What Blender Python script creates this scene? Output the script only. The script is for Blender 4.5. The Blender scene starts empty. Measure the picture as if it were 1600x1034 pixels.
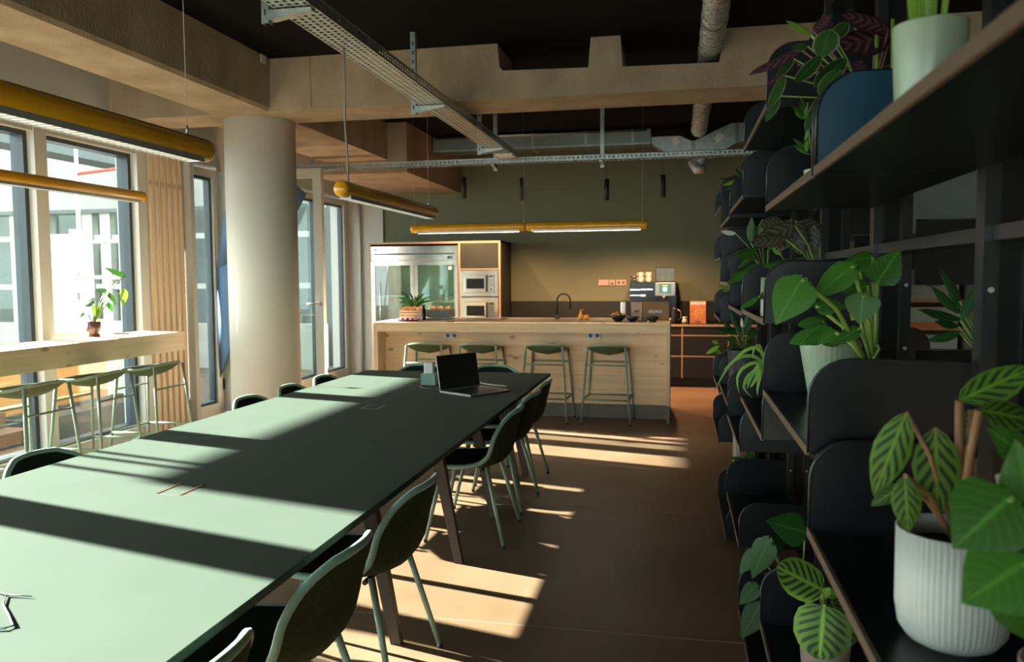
import bpy, bmesh, math, random
from mathutils import Vector, Matrix, Euler
random.seed(7)
scene = bpy.context.scene
C = scene.collection
PI = math.pi

# ------------------------------------------------------------------ camera
YAW, PITCH, ROLL, FPX, CAMH = math.radians(-11.674), math.radians(-3.752), math.radians(-0.3826), 1257.6, 1.53
cy_, sy_, cp_, sp_ = math.cos(YAW), math.sin(YAW), math.cos(PITCH), math.sin(PITCH)
FWD = Vector((sy_*cp_, cy_*cp_, sp_)); R0 = Vector((cy_, -sy_, 0)); U0 = R0.cross(FWD)
RGT = R0*math.cos(ROLL) + U0*math.sin(ROLL); UPV = U0*math.cos(ROLL) - R0*math.sin(ROLL)
cd = bpy.data.cameras.new('camera'); cam = bpy.data.objects.new('camera', cd); C.objects.link(cam)
m = Matrix((RGT, UPV, -FWD)).transposed().to_4x4(); m.translation = Vector((0, 0, CAMH)); cam.matrix_world = m
cd.sensor_width = 36; cd.sensor_fit = 'HORIZONTAL'; cd.lens = 36*FPX/1600
cd.clip_start = 0.02; cd.clip_end = 200
cd.dof.use_dof = True; cd.dof.focus_distance = 3.3; cd.dof.aperture_fstop = 4.5
scene.camera = cam

# ------------------------------------------------------------------ world, sun, exposure
w = bpy.data.worlds.new('world'); scene.world = w; w.use_nodes = True
bg = w.node_tree.nodes['Background']; bg.inputs[0].default_value = (0.88, 0.95, 1.0, 1); bg.inputs[1].default_value = 2.1
sd = bpy.data.lights.new('sun', 'SUN'); sun = bpy.data.objects.new('sun', sd); C.objects.link(sun)
sun.rotation_euler = Vector((1, -0.25, -0.361)).to_track_quat('-Z', 'Y').to_euler()
sun.location = (-12, 6, 8)
sd.energy = 20; sd.angle = math.radians(0.55); sd.color = (1.0, 0.95, 0.86)
vs = scene.view_settings
vs.view_transform = 'Standard'; vs.look = 'None'; vs.gamma = 1.0; vs.use_curve_mapping = False
vs.exposure = 1.88

def at(px, py, Y=None, X=None, Z=None):
    d = RGT*((px-800)/FPX) + UPV*((517-py)/FPX) + FWD
    if Y is not None: t = Y/d.y
    elif X is not None: t = X/d.x
    else: t = (Z-CAMH)/d.z
    return Vector((0, 0, CAMH)) + d*t

# ------------------------------------------------------------------ materials
M = {}
def mat(name, col, rough=0.5, metal=0.0, col2=None, scale=8.0, stretch=(1, 1, 1), bump=0.0, bscale=None, detail=4, spec=0.5, emit=None, estr=0.0, trans=0.0, contrast=(0.35, 0.65), coat=0.0, sheen=0.0, rvar=0.0):
    m = bpy.data.materials.new(name); m.use_nodes = True
    nt = m.node_tree; b = nt.nodes['Principled BSDF']
    b.inputs['Roughness'].default_value = rough; b.inputs['Metallic'].default_value = metal
    b.inputs['Specular IOR Level'].default_value = spec
    if coat: b.inputs['Coat Weight'].default_value = coat
    if sheen: b.inputs['Sheen Weight'].default_value = sheen
    if trans: b.inputs['Transmission Weight'].default_value = trans
    if emit:
        b.inputs['Emission Color'].default_value = (*emit, 1); b.inputs['Emission Strength'].default_value = estr
    tc = nt.nodes.new('ShaderNodeTexCoord'); mp = nt.nodes.new('ShaderNodeMapping'); mp.inputs['Scale'].default_value = stretch
    nt.links.new(tc.outputs['Object'], mp.inputs['Vector'])
    n = nt.nodes.new('ShaderNodeTexNoise'); n.inputs['Scale'].default_value = scale; n.inputs['Detail'].default_value = detail
    nt.links.new(mp.outputs[0], n.inputs['Vector'])
    if col2 is None: col2 = tuple(c*0.88 for c in col)
    r = nt.nodes.new('ShaderNodeValToRGB'); r.color_ramp.elements[0].position = contrast[0]; r.color_ramp.elements[1].position = contrast[1]
    r.color_ramp.elements[0].color = (*col2, 1); r.color_ramp.elements[1].color = (*col, 1)
    nt.links.new(n.outputs['Fac'], r.inputs['Fac']); nt.links.new(r.outputs['Color'], b.inputs['Base Color'])
    if rvar:
        mr = nt.nodes.new('ShaderNodeMapRange'); mr.inputs['To Min'].default_value = rough-rvar; mr.inputs['To Max'].default_value = rough+rvar
        nt.links.new(n.outputs['Fac'], mr.inputs['Value']); nt.links.new(mr.outputs[0], b.inputs['Roughness'])
    if bump:
        n2 = nt.nodes.new('ShaderNodeTexNoise'); n2.inputs['Scale'].default_value = bscale or scale*4; n2.inputs['Detail'].default_value = 4
        nt.links.new(mp.outputs[0], n2.inputs['Vector'])
        bp = nt.nodes.new('ShaderNodeBump'); bp.inputs['Strength'].default_value = bump; bp.inputs['Distance'].default_value = 0.01
        nt.links.new(n2.outputs['Fac'], bp.inputs['Height']); nt.links.new(bp.outputs[0], b.inputs['Normal'])
    M[name] = m; return m

def wood(name, col, col2, grain_axis='x', rough=0.5, knots=True, kn=(0.25, 0.13, 0.06), scale=1.0):
    m = bpy.data.materials.new(name); m.use_nodes = True; nt = m.node_tree; b = nt.nodes['Principled BSDF']; b.inputs['Roughness'].default_value = rough
    tc = nt.nodes.new('ShaderNodeTexCoord'); mp = nt.nodes.new('ShaderNodeMapping')
    s = {'x': (0.6, 14, 14), 'y': (14, 0.6, 14), 'z': (14, 14, 0.6)}[grain_axis]
    mp.inputs['Scale'].default_value = tuple(v*scale for v in s)
    nt.links.new(tc.outputs['Object'], mp.inputs['Vector'])
    n = nt.nodes.new('ShaderNodeTexNoise'); n.inputs['Scale'].default_value = 2.2; n.inputs['Detail'].default_value = 6; n.inputs['Distortion'].default_value = 0.6
    nt.links.new(mp.outputs[0], n.inputs['Vector'])
    r = nt.nodes.new('ShaderNodeValToRGB'); r.color_ramp.elements[0].position = 0.32; r.color_ramp.elements[1].position = 0.62
    r.color_ramp.elements[0].color = (*col2, 1); r.color_ramp.elements[1].color = (*col, 1)
    nt.links.new(n.outputs['Fac'], r.inputs['Fac']); out = r.outputs['Color']
    if knots:
        mp2 = nt.nodes.new('ShaderNodeMapping'); s2 = {'x': (3.2, 6, 6), 'y': (6, 3.2, 6), 'z': (6, 6, 3.2)}[grain_axis]; mp2.inputs['Scale'].default_value = s2
        nt.links.new(tc.outputs['Object'], mp2.inputs['Vector'])
        v = nt.nodes.new('ShaderNodeTexVoronoi'); v.inputs['Scale'].default_value = 1.0; nt.links.new(mp2.outputs[0], v.inputs['Vector'])
        r2 = nt.nodes.new('ShaderNodeValToRGB'); r2.color_ramp.elements[0].position = 0.07; r2.color_ramp.elements[1].position = 0.16
        r2.color_ramp.elements[0].color = (1, 1, 1, 1); r2.color_ramp.elements[1].color = (0, 0, 0, 1)
        nt.links.new(v.outputs['Distance'], r2.inputs['Fac'])
        mx = nt.nodes.new('ShaderNodeMixRGB'); mx.inputs['Color2'].default_value = (*kn, 1)
        nt.links.new(r2.outputs['Color'], mx.inputs['Fac']); nt.links.new(out, mx.inputs['Color1']); out = mx.outputs['Color']
    nt.links.new(out, b.inputs['Base Color']); M[name] = m; return m

def glass(name, tint=(0.93, 0.97, 0.95), refl=1.0):
    m = bpy.data.materials.new(name); m.use_nodes = True; nt = m.node_tree; nt.nodes.remove(nt.nodes['Principled BSDF'])
    o = nt.nodes['Material Output']; t = nt.nodes.new('ShaderNodeBsdfTransparent'); t.inputs[0].default_value = (*tint, 1)
    g = nt.nodes.new('ShaderNodeBsdfGlossy'); g.inputs['Roughness'].default_value = 0.02
    ge = nt.nodes.new('ShaderNodeNewGeometry'); dt = nt.nodes.new('ShaderNodeVectorMath'); dt.operation = 'DOT_PRODUCT'
    nt.links.new(ge.outputs['Normal'], dt.inputs[0]); nt.links.new(ge.outputs['Incoming'], dt.inputs[1])
    ab = nt.nodes.new('ShaderNodeMath'); ab.operation = 'ABSOLUTE'; nt.links.new(dt.outputs['Value'], ab.inputs[0])
    om = nt.nodes.new('ShaderNodeMath'); om.operation = 'SUBTRACT'; om.inputs[0].default_value = 1.0; nt.links.new(ab.outputs[0], om.inputs[1])
    pw = nt.nodes.new('ShaderNodeMath'); pw.operation = 'POWER'; nt.links.new(om.outputs[0], pw.inputs[0]); pw.inputs[1].default_value = 5.0
    ma = nt.nodes.new('ShaderNodeMath'); ma.operation = 'MULTIPLY_ADD'; nt.links.new(pw.outputs[0], ma.inputs[0]); ma.inputs[1].default_value = 0.95; ma.inputs[2].default_value = 0.035
    mu = nt.nodes.new('ShaderNodeMath'); mu.operation = 'MULTIPLY'; mu.inputs[1].default_value = refl; mu.use_clamp = True
    mx = nt.nodes.new('ShaderNodeMixShader'); nt.links.new(ma.outputs[0], mu.inputs[0]); nt.links.new(mu.outputs[0], mx.inputs[0])
    nt.links.new(t.outputs[0], mx.inputs[1]); nt.links.new(g.outputs[0], mx.inputs[2]); nt.links.new(mx.outputs[0], o.inputs[0])
    M[name] = m; return m

def leafmat(name, base, edge=None, stripe=None, kind='plain', rough=0.38, back=None):
    """leaf colours from its own UVs: u across (0..1), v along (0..1)"""
    m = bpy.data.materials.new(name); m.use_nodes = True; nt = m.node_tree; b = nt.nodes['Principled BSDF']; N = nt.nodes.new; L = nt.links.new
    b.inputs['Roughness'].default_value = rough; b.inputs['Specular IOR Level'].default_value = 0.28
    uv = N('ShaderNodeUVMap'); sep = N('ShaderNodeSeparateXYZ'); L(uv.outputs[0], sep.inputs[0])
    def mth(op, a, bb=None):
        k = N('ShaderNodeMath'); k.operation = op
        for i, v in enumerate((a, bb)):
            if v is None: continue
            if hasattr(v, 'links'): L(v, k.inputs[i])
            else: k.inputs[i].default_value = v
        return k.outputs[0]
    def ramp(fac, p0, p1):
        k = N('ShaderNodeMapRange'); k.interpolation_type = 'SMOOTHSTEP'; L(fac, k.inputs['Value']); k.inputs['From Min'].default_value = p0; k.inputs['From Max'].default_value = p1; return k.outputs[0]
    def mix(f, a, c):
        k = N('ShaderNodeMixRGB'); L(f, k.inputs['Fac'])
        for i, v in ((1, a), (2, c)):
            if hasattr(v, 'links'): L(v, k.inputs[i])
            else: k.inputs[i].default_value = (*v, 1)
        return k.outputs[0]
    au = mth('MULTIPLY', mth('ABSOLUTE', mth('SUBTRACT', sep.outputs[0], 0.5)), 2.0)
    oi = N('ShaderNodeObjectInfo'); no = N('ShaderNodeTexNoise'); no.inputs['Scale'].default_value = 9
    tc = N('ShaderNodeTexCoord'); L(tc.outputs['Object'], no.inputs['Vector'])
    c = mix(ramp(oi.outputs['Random'], 0, 1), tuple(x*0.72 for x in base), tuple(min(1, x*1.25) for x in base))
    rib = ramp(au, 0.10, 0.02)
    if kind in ('stripe', 'feather', 'zebra'):
        n_ = {'stripe': 36.0, 'feather': 54.0, 'zebra': 40.0}[kind]
        ph = mth('SUBTRACT', mth('MULTIPLY', sep.outputs[1], n_), mth('MULTIPLY', au, 12.0))
        s = mth('SINE', ph)
        st = ramp(s, 0.0, 0.3) if kind != 'feather' else ramp(s, -0.1, 0.3)
        lim = mth('MULTIPLY', ramp(au, 0.06, 0.16), ramp(au, 0.93, 0.72))
        c = mix(mth('MULTIPLY', st, lim), c, stripe)
    elif kind == 'pink':
        st = ramp(mth('SINE', mth('SUBTRACT', mth('MULTIPLY', sep.outputs[1], 36.0), mth('MULTIPLY', au, 8.0))), -0.2, 0.5)
        c = mix(mth('MULTIPLY', st, ramp(au, 0.95, 0.6)), c, stripe)
    else:
        ph = mth('SINE', mth('SUBTRACT', mth('MULTIPLY', sep.outputs[1], 46.0), mth('MULTIPLY', au, 14.0)))
        c = mix(mth('MULTIPLY', ramp(ph, 0.8, 1.0), 0.35), c, tuple(min(1, x*1.7) for x in base))
    if edge: c = mix(ramp(au, 0.82, 0.97), c, edge)
    c = mix(mth('MULTIPLY', rib, 0.6), c, tuple(min(1, x*2.1+0.01) for x in base))
    if back:
        geo = N('ShaderNodeNewGeometry'); c = mix(geo.outputs['Backfacing'], c, back)
    L(c, b.inputs['Base Color'])
    # light passes through the thin blade
    tr = N('ShaderNodeBsdfTranslucent'); L(c, tr.inputs['Color']); ms = N('ShaderNodeMixShader'); ms.inputs[0].default_value = 0.3
    L(b.outputs[0], ms.inputs[1]); L(tr.outputs[0], ms.inputs[2]); L(ms.outputs[0], nt.nodes['Material Output'].inputs[0])
    M[name] = m; return m

# ------------------------------------------------------------------ mesh builder
class MB:
    def __init__(s): s.v = []; s.f = []; s.uv = {}; s.sm = []
    def _add(s, vs_, fs, smooth=False):
        o = len(s.v); s.v += [tuple(p) for p in vs_]
        for f in fs: s.f.append([i+o for i in f]); s.sm.append(smooth)
        return s
    def box(s, x0, x1, y0, y1, z0, z1):
        if x0 > x1: x0, x1 = x1, x0
        if y0 > y1: y0, y1 = y1, y0
        if z0 > z1: z0, z1 = z1, z0
        P = [(x0, y0, z0), (x1, y0, z0), (x1, y1, z0), (x0, y1, z0), (x0, y0, z1), (x1, y0, z1), (x1, y1, z1), (x0, y1, z1)]
        return s._add(P, [(0, 3, 2, 1), (4, 5, 6, 7), (0, 1, 5, 4), (1, 2, 6, 5), (2, 3, 7, 6), (3, 0, 4, 7)])
    def bbox(s, x0, x1, y0, y1, z0, z1, b=0.004):
        """box with bevelled (chamfered) edges"""
        bm = bmesh.new(); bmesh.ops.create_cube(bm, size=1)
        for v in bm.verts: v.co = Vector((x0+(x1-x0)*(v.co.x+.5), y0+(y1-y0)*(v.co.y+.5), z0+(z1-z0)*(v.co.z+.5)))
        bmesh.ops.bevel(bm, geom=bm.edges[:], offset=b, segments=2, affect='EDGES', profile=0.5)
        bm.verts.index_update()
        s._add([v.co.copy() for v in bm.verts], [[v.index for v in f.verts] for f in bm.faces]); bm.free(); return s
    def tube(s, pts, r, n=8, caps=True, closed=False):
        pts = [Vector(p) for p in pts]; k = len(pts); rr = r if isinstance(r, (list, tuple)) else [r]*k
        rings = []; prev = None
        for i, p in enumerate(pts):
            if closed: t = (pts[(i+1) % k]-pts[i-1])
            else: t = pts[min(i+1, k-1)]-pts[max(i-1, 0)]
            if t.length < 1e-9: t = Vector((0, 0, 1))
            t.normalize()
            if prev is None:
                a = Vector((0, 0, 1)) if abs(t.z) < 0.9 else Vector((1, 0, 0)); u = t.cross(a).normalized()
            else:
                u = prev - t*prev.dot(t)
                u = u.normalized() if u.length > 1e-6 else t.orthogonal().normalized()
            prev = u; vv = t.cross(u)
            rings.append([p+(u*math.cos(2*PI*j/n)+vv*math.sin(2*PI*j/n))*rr[i] for j in range(n)])
        V = [q for R in rings for q in R]; F = []
        for i in range(k if closed else k-1):
            i2 = (i+1) % k
            for j in range(n): F.append((i*n+j, i*n+(j+1) % n, i2*n+(j+1) % n, i2*n+j))
        s._add(V, F, True)
        if caps and not closed:
            o = len(s.v)-len(V)
            s.f.append([o+j for j in range(n)][::-1]); s.sm.append(False); s.f.append([o+(k-1)*n+j for j in range(n)]); s.sm.append(False)
        return s
    def lathe(s, prof, c=(0, 0, 0), n=24, caps=True, smooth=True, flute=0.0, nfl=0, axis='z'):
        V = []; F = []
        for (r, z) in prof:
            for j in range(n):
                a = 2*PI*j/n; q = r*(1+(flute*math.cos(nfl*a) if nfl else 0)); x, y = q*math.cos(a), q*math.sin(a)
                p = {'z': (x, y, z), 'x': (z, x, y), 'y': (y, z, x)}[axis]
                V.append((c[0]+p[0], c[1]+p[1], c[2]+p[2]))
        k = len(prof)
        for i in range(k-1):
            for j in range(n): F.append((i*n+j, i*n+(j+1) % n, (i+1)*n+(j+1) % n, (i+1)*n+j))
        s._add(V, F, smooth)
        if caps:
            o = len(s.v)-len(V)
            if prof[0][0] > 1e-5: s.f.append([o+j for j in range(n)][::-1]); s.sm.append(False)
            if prof[-1][0] > 1e-5: s.f.append([o+(k-1)*n+j for j in range(n)]); s.sm.append(False)
        return s
    def prism(s, pts, d, c0=0.0, c1=0.1, axis='y'):
        """polygon (a,b) extruded along axis from c0 to c1; axis y: (a,c,b); axis z: (a,b,c); axis x: (c,a,b)"""
        k = len(pts); V = []
        for c in (c0, c1):
            for a, b in pts: V.append({'y': (a, c, b), 'z': (a, b, c), 'x': (c, a, b)}[axis])
        F = [list(range(k))[::-1], list(range(k, 2*k))]
        for i in range(k): F.append([i, (i+1) % k, k+(i+1) % k, k+i])
        return s._add(V, F)
    def grid(s, pts, uvs=None, smooth=True):
        """pts[row][col]"""
        R_, K = len(pts), len(pts[0]); o = len(s.v)
        s.v += [tuple(p) for row in pts for p in row]
        for i in range(R_-1):
            for j in range(K-1):
                s.f.append([o+i*K+j, o+i*K+j+1, o+(i+1)*K+j+1, o+(i+1)*K+j]); s.sm.append(smooth)
        if uvs:
            for i in range(R_):
                for j in range(K): s.uv[o+i*K+j] = uvs[i][j]
        return s
    def xf(s, mtx, start=0):
        for i in range(start, len(s.v)): s.v[i] = tuple(mtx @ Vector(s.v[i]))
        return s
    def mesh(s, name):
        me = bpy.data.meshes.new(name); me.from_pydata(s.v, [], s.f); 
        for p, sm in zip(me.polygons, s.sm): p.use_smooth = sm
        if s.uv:
            ul = me.uv_layers.new(name='UVMap')
            for l in me.loops:
                if l.vertex_index in s.uv: ul.data[l.index].uv = s.uv[l.vertex_index]
        bm = bmesh.new(); bm.from_mesh(me)
        if not s.uv: bmesh.ops.recalc_face_normals(bm, faces=bm.faces)
        bm.to_mesh(me); bm.free(); me.update(); return me
    def build(s, name, material, parent=None, **kw): return link(name, s.mesh(name), material, parent, **kw)

def link(name, me, material, parent=None, loc=None, rot=None):
    o = bpy.data.objects.new(name, me); C.objects.link(o)
    if material is not None and not len(me.materials): me.materials.append(M[material])
    if parent is not None: o.parent = parent
    if loc is not None: o.location = loc
    if rot is not None: o.rotation_euler = rot
    return o
def tag(o, label, cat, group=None, kind=None):
    if label: o['label'] = label
    if cat: o['category'] = cat
    if group: o['group'] = group
    if kind: o['kind'] = kind
    return o
def thing(name, label, cat, loc=(0, 0, 0), rz=0.0, group=None, kind=None):
    o = bpy.data.objects.new(name, None); C.objects.link(o); o.empty_display_size = 0.05
    o.location = loc; o.rotation_euler = (0, 0, rz); return tag(o, label, cat, group, kind)
def copy_tree(o, parent=None):
    c = o.copy(); C.objects.link(c); c.parent = parent
    for ch in list(o.children): copy_tree(ch, c)
    return c
def dup(o, label, loc, rz, group=None):
    c = copy_tree(o); c.location = loc; c.rotation_euler = (0, 0, rz); c['label'] = label
    if group: c['group'] = group
    return c

# ------------------------------------------------------------------ palette
mat('floor_concrete', (0.235, 0.152, 0.092), 0.42, col2=(0.172, 0.105, 0.060), scale=1.3, detail=8, bump=0.03, bscale=40, rvar=0.06, spec=0.2)
mat('ceiling_black', (0.0065, 0.006, 0.005), 0.95, spec=0.1, scale=30, bump=0.3, bscale=60)
mat('concrete', (0.41, 0.315, 0.212), 0.9, col2=(0.275, 0.202, 0.130), scale=3.5, detail=12, bump=0.5, bscale=60, contrast=(0.30, 0.70), stretch=(1, 1, 0.6))
mat('white_wall', (0.50, 0.49, 0.455), 0.75, col2=(0.475, 0.465, 0.43), scale=2)
mat('column_paint', (0.74, 0.71, 0.64), 0.6, col2=(0.71, 0.68, 0.61), scale=2)
mat('green_wall', (0.145, 0.160, 0.094), 0.7, col2=(0.137, 0.150, 0.088), scale=1.5)
mat('dark_splash', (0.010, 0.012, 0.009), 0.6)
mat('grey_wall', (0.20, 0.235, 0.235), 0.8)
mat('cream_wall', (0.52, 0.49, 0.42), 0.8)
mat('frame_white', (0.62, 0.60, 0.55), 0.4, col2=(0.60, 0.58, 0.53))
mat('frame_dark', (0.035, 0.055, 0.068), 0.4)
glass('pane_glass', (0.90, 0.955, 0.93)); glass('clear_glass', (0.95, 0.97, 0.96), 0.35); glass('fridge_glass', (0.80, 0.92, 0.83), 1.6)
wood('pine', (0.95, 0.68, 0.40), (0.88, 0.58, 0.31), 'x', kn=(0.45, 0.27, 0.14)); wood('pine_y', (0.84, 0.64, 0.44), (0.76, 0.55, 0.35), 'y', kn=(0.45, 0.27, 0.14)); wood('pine_z', (0.84, 0.62, 0.42), (0.74, 0.52, 0.33), 'z', kn=(0.45, 0.27, 0.14))
wood('ply_edge', (0.50, 0.33, 0.19), (0.42, 0.27, 0.15), 'x', knots=False); wood('ply_orange', (0.50, 0.24, 0.07), (0.42, 0.19, 0.05), 'y', knots=False)
wood('brown_wood', (0.16, 0.085, 0.045), (0.12, 0.06, 0.03), 'x', knots=False); wood('shelf_edge', (0.115, 0.080, 0.056), (0.085, 0.060, 0.042), 'y', knots=False, rough=0.4)
wood('table_leg_oak', (0.055, 0.036, 0.024), (0.04, 0.025, 0.016), 'z', knots=False)
mat('table_green', (0.089, 0.114, 0.092), 0.65, col2=(0.085, 0.109, 0.088), scale=3, rvar=0.03, spec=0.02)
mat('table_edge', (0.045, 0.05, 0.036), 0.5)
mat('copper', (0.45, 0.22, 0.10), 0.35, metal=0.7)
mat('chair_rim', (0.20, 0.36, 0.29), 0.5, sheen=0.3, scale=60); mat('chair_shell', (0.036, 0.048, 0.020), 0.9, col2=(0.024, 0.033, 0.013), scale=120, detail=2, bump=0.2, bscale=300, spec=0.15)
mat('chair_seat', (0.012, 0.022, 0.017), 0.9, col2=(0.008, 0.015, 0.011), scale=120, bump=0.2, bscale=300, spec=0.1)
mat('sage_tube', (0.235, 0.33, 0.245), 0.38); mat('foot_black', (0.01, 0.01, 0.01), 0.6)
mat('stool_cushion', (0.085, 0.115, 0.048), 0.7, scale=90, bump=0.15, bscale=250); mat('stool_rim', (0.245, 0.335, 0.235), 0.4)
mat('galvanised', (0.48, 0.53, 0.50), 0.38, metal=0.85, col2=(0.36, 0.41, 0.38), scale=14)
mat('duct_foil', (0.74, 0.79, 0.79), 0.26, metal=0.55, scale=60, col2=(0.26, 0.28, 0.28), bump=1.0, bscale=45, contrast=(0.38, 0.60), stretch=(1, 2.5, 1)); mat('duct_steel', (0.30, 0.33, 0.29), 0.4, metal=0.9, col2=(0.24, 0.27, 0.23), scale=3)
mat('lamp_yellow', (0.80, 0.38, 0.008), 0.22, coat=0.4); mat('lamp_diffuser', (0.85, 0.83, 0.75), 0.5, emit=(1, 0.86, 0.6), estr=0.45); mat('lamp_diffuser_lit', (0.85, 0.83, 0.75), 0.5, emit=(1, 0.86, 0.6), estr=14.0); mat('louvre', (0.42, 0.45, 0.46), 0.35, metal=0.5)
mat('wire', (0.45, 0.45, 0.42), 0.5, metal=0.5); mat('cord_grey', (0.28, 0.27, 0.24), 0.6); mat('matte_black', (0.008, 0.009, 0.009), 0.5); mat('gloss_black', (0.004, 0.005, 0.005), 0.22, spec=0.35)
mat('white_plastic', (0.75, 0.73, 0.70), 0.4); mat('paper_white', (0.80, 0.79, 0.76), 0.8); mat('socket_hole', (0.12, 0.11, 0.10), 0.6)
mat('stainless', (0.72, 0.68, 0.60), 0.20, metal=1.0, col2=(0.66, 0.62, 0.55), scale=3, stretch=(1, 1, 30), rvar=0.05)
mat('cabinet_green', (0.020, 0.025, 0.017), 0.6); mat('cabinet_black', (0.009, 0.010, 0.009), 0.6); mat('plinth_grey', (0.17, 0.150, 0.122), 0.5)
mat('shelf_black', (0.006, 0.0085, 0.010), 0.28, col2=(0.005, 0.007, 0.0085), spec=0.35); mat('upright_steel', (0.030, 0.034, 0.038), 0.3, metal=0.6)
mat('pot_sage', (0.28, 0.37, 0.26), 0.22); mat('pot_white', (0.46, 0.50, 0.46), 0.5); mat('pot_taupe', (0.30, 0.22, 0.19), 0.35, coat=0.5); mat('pot_brown', (0.13, 0.05, 0.045), 0.2, coat=0.6); mat('pot_black', (0.015, 0.017, 0.02), 0.3)
mat('soil', (0.03, 0.02, 0.013), 0.95, scale=60, bump=1, bscale=90); mat('stem_green', (0.16, 0.27, 0.045), 0.5); mat('stem_brown', (0.24, 0.13, 0.06), 0.6)
mat('screen_black', (0.004, 0.004, 0.005), 0.35); mat('aluminium', (0.45, 0.43, 0.40), 0.35, metal=0.9); mat('orange_plastic', (0.85, 0.33, 0.01), 0.3); mat('apple', (0.62, 0.11, 0.035), 0.3, col2=(0.75, 0.40, 0.12), scale=7)
mat('bowl_slate', (0.022, 0.030, 0.034), 0.3); mat('snack', (0.62, 0.25, 0.05), 0.7, scale=40, col2=(0.40, 0.12, 0.02)); mat('kraft', (0.36, 0.21, 0.11), 0.8); mat('box_pink', (0.52, 0.36, 0.29), 0.8)
mat('purple', (0.15, 0.045, 0.14), 0.5); mat('crate_grey', (0.15, 0.17, 0.16), 0.7); mat('crate_wood', (0.42, 0.30, 0.21), 0.75, scale=12); mat('red_print', (0.50, 0.10, 0.03), 0.6); mat('cover_orange', (0.55, 0.21, 0.08), 0.5, col2=(0.40, 0.13, 0.05), scale=14); mat('ceramic', (0.62, 0.52, 0.42), 0.35)
mat('display', (0.02, 0.05, 0.03), 0.2, emit=(0.1, 0.5, 0.3), estr=0.10); mat('display_white', (0.5, 0.6, 0.6), 0.2, emit=(0.85, 1, 0.95), estr=0.45); mat('display_yellow', (0.4, 0.4, 0.05), 0.3, emit=(0.8, 0.7, 0.1), estr=0.2); mat('display_blue', (0.01, 0.05, 0.12), 0.2, emit=(0.05, 0.35, 0.7), estr=0.2)
mat('spot_glow', (0.9, 0.8, 0.6), 0.5, emit=(1, 0.78, 0.5), estr=8.0)
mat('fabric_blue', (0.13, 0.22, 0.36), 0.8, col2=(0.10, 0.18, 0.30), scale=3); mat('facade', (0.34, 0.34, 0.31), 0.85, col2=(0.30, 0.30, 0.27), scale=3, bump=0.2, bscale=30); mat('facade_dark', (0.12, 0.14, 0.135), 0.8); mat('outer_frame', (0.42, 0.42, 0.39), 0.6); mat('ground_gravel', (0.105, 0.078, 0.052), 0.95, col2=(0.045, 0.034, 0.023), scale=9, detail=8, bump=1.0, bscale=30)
mat('planter_grey', (0.055, 0.062, 0.055), 0.85); mat('scaffold_steel', (0.62, 0.64, 0.64), 0.4, metal=0.6); mat('scaffold_red', (0.62, 0.09, 0.05), 0.5); mat('white_sheet', (0.70, 0.70, 0.68), 0.8); mat('hedge', (0.10, 0.17, 0.05), 0.8, col2=(0.04, 0.08, 0.02), scale=18, bump=1, bscale=30)
mat('box_linen', (0.40, 0.38, 0.31), 0.85, scale=30); mat('folder_orange', (0.55, 0.15, 0.03), 0.6); mat('book_silver', (0.35, 0.34, 0.33), 0.4)
leafmat('leaf_green', (0.038, 0.130, 0.014)); leafmat('leaf_deep', (0.020, 0.080, 0.016)); leafmat('leaf_lime', (0.17, 0.32, 0.03)); leafmat('leaf_blue_green', (0.035, 0.10, 0.05))
leafmat('leaf_zebra', (0.085, 0.175, 0.022), stripe=(0.010, 0.035, 0.014), kind='zebra', rough=0.55); leafmat('leaf_feather', (0.035, 0.13, 0.02), stripe=(0.075, 0.21, 0.03), kind='feather'); leafmat('leaf_lance', (0.075, 0.165, 0.014), stripe=(0.012, 0.04, 0.012), kind='stripe', rough=0.55, back=(0.12, 0.03, 0.05))
leafmat('leaf_maranta', (0.016, 0.055, 0.010), edge=(0.20, 0.19, 0.12), kind='plain', back=(0.17, 0.045, 0.085)); leafmat('leaf_purple', (0.040, 0.018, 0.022), stripe=(0.11, 0.055, 0.07), kind='pink', back=(0.15, 0.04, 0.08)); leafmat('leaf_dark', (0.035, 0.03, 0.018), stripe=(0.09, 0.10, 0.06), kind='pink')
leafmat('leaf_grass', (0.16, 0.33, 0.05), edge=(0.30, 0.42, 0.12)); leafmat('petal_white', (0.75, 0.76, 0.66), rough=0.6)

# ------------------------------------------------------------------ room shell
XW, YB, ZC = -5.12, 12.07, 3.45
def structure(o, label, cat): return tag(o, label, cat, kind='structure')
fl = MB().box(-5.42, 5.2, -7.2, YB+0.3, -0.12, 0.0).build('floor', 'floor_concrete'); structure(fl, 'polished brown concrete floor of the whole room', 'floor')
# hairline saw cuts in the slab
j = MB()
for y in (1.55, 3.40, 5.25, 7.10, 8.95): j.box(-5.1, 5.0, y-0.002, y+0.002, 0.0, 0.0006)
for x in (-3.4, 2.5): j.box(x-0.002, x+0.002, -7, YB-0.05, 0.0, 0.0006)
j.build('floor_joint', 'concrete', fl)
structure(MB().box(-5.42, 5.2, -7.2, YB+0.3, ZC, ZC+0.2).build('ceiling', 'ceiling_black'), 'black acoustic ceiling above the concrete beams', 'ceiling')
wb = MB().box(-4.545, 5.2, YB, YB+0.2, 0, ZC).build('wall_back', 'green_wall'); structure(wb, 'olive green painted wall behind the kitchen', 'wall')
MB().box(-2.50, 2.2, YB-0.02, YB, 0.90, 1.18).build('splashback', 'dark_splash', wb)
MB().box(XW, -4.545, YB-0.03, YB+0.2, 0, ZC).build('white_return', 'white_wall', wb)
structure(MB().box(5.0, 5.2, -7.2, YB, 0, ZC).build('wall_right', 'cream_wall'), 'cream wall at the far right behind the shelving', 'wall')
structure(MB().box(-5.42, 5.2, -7.3, -7.1, 2.85, ZC).build('wall_front', 'cream_wall'), 'cream lintel over the added glazing behind the viewpoint', 'wall')
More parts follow.
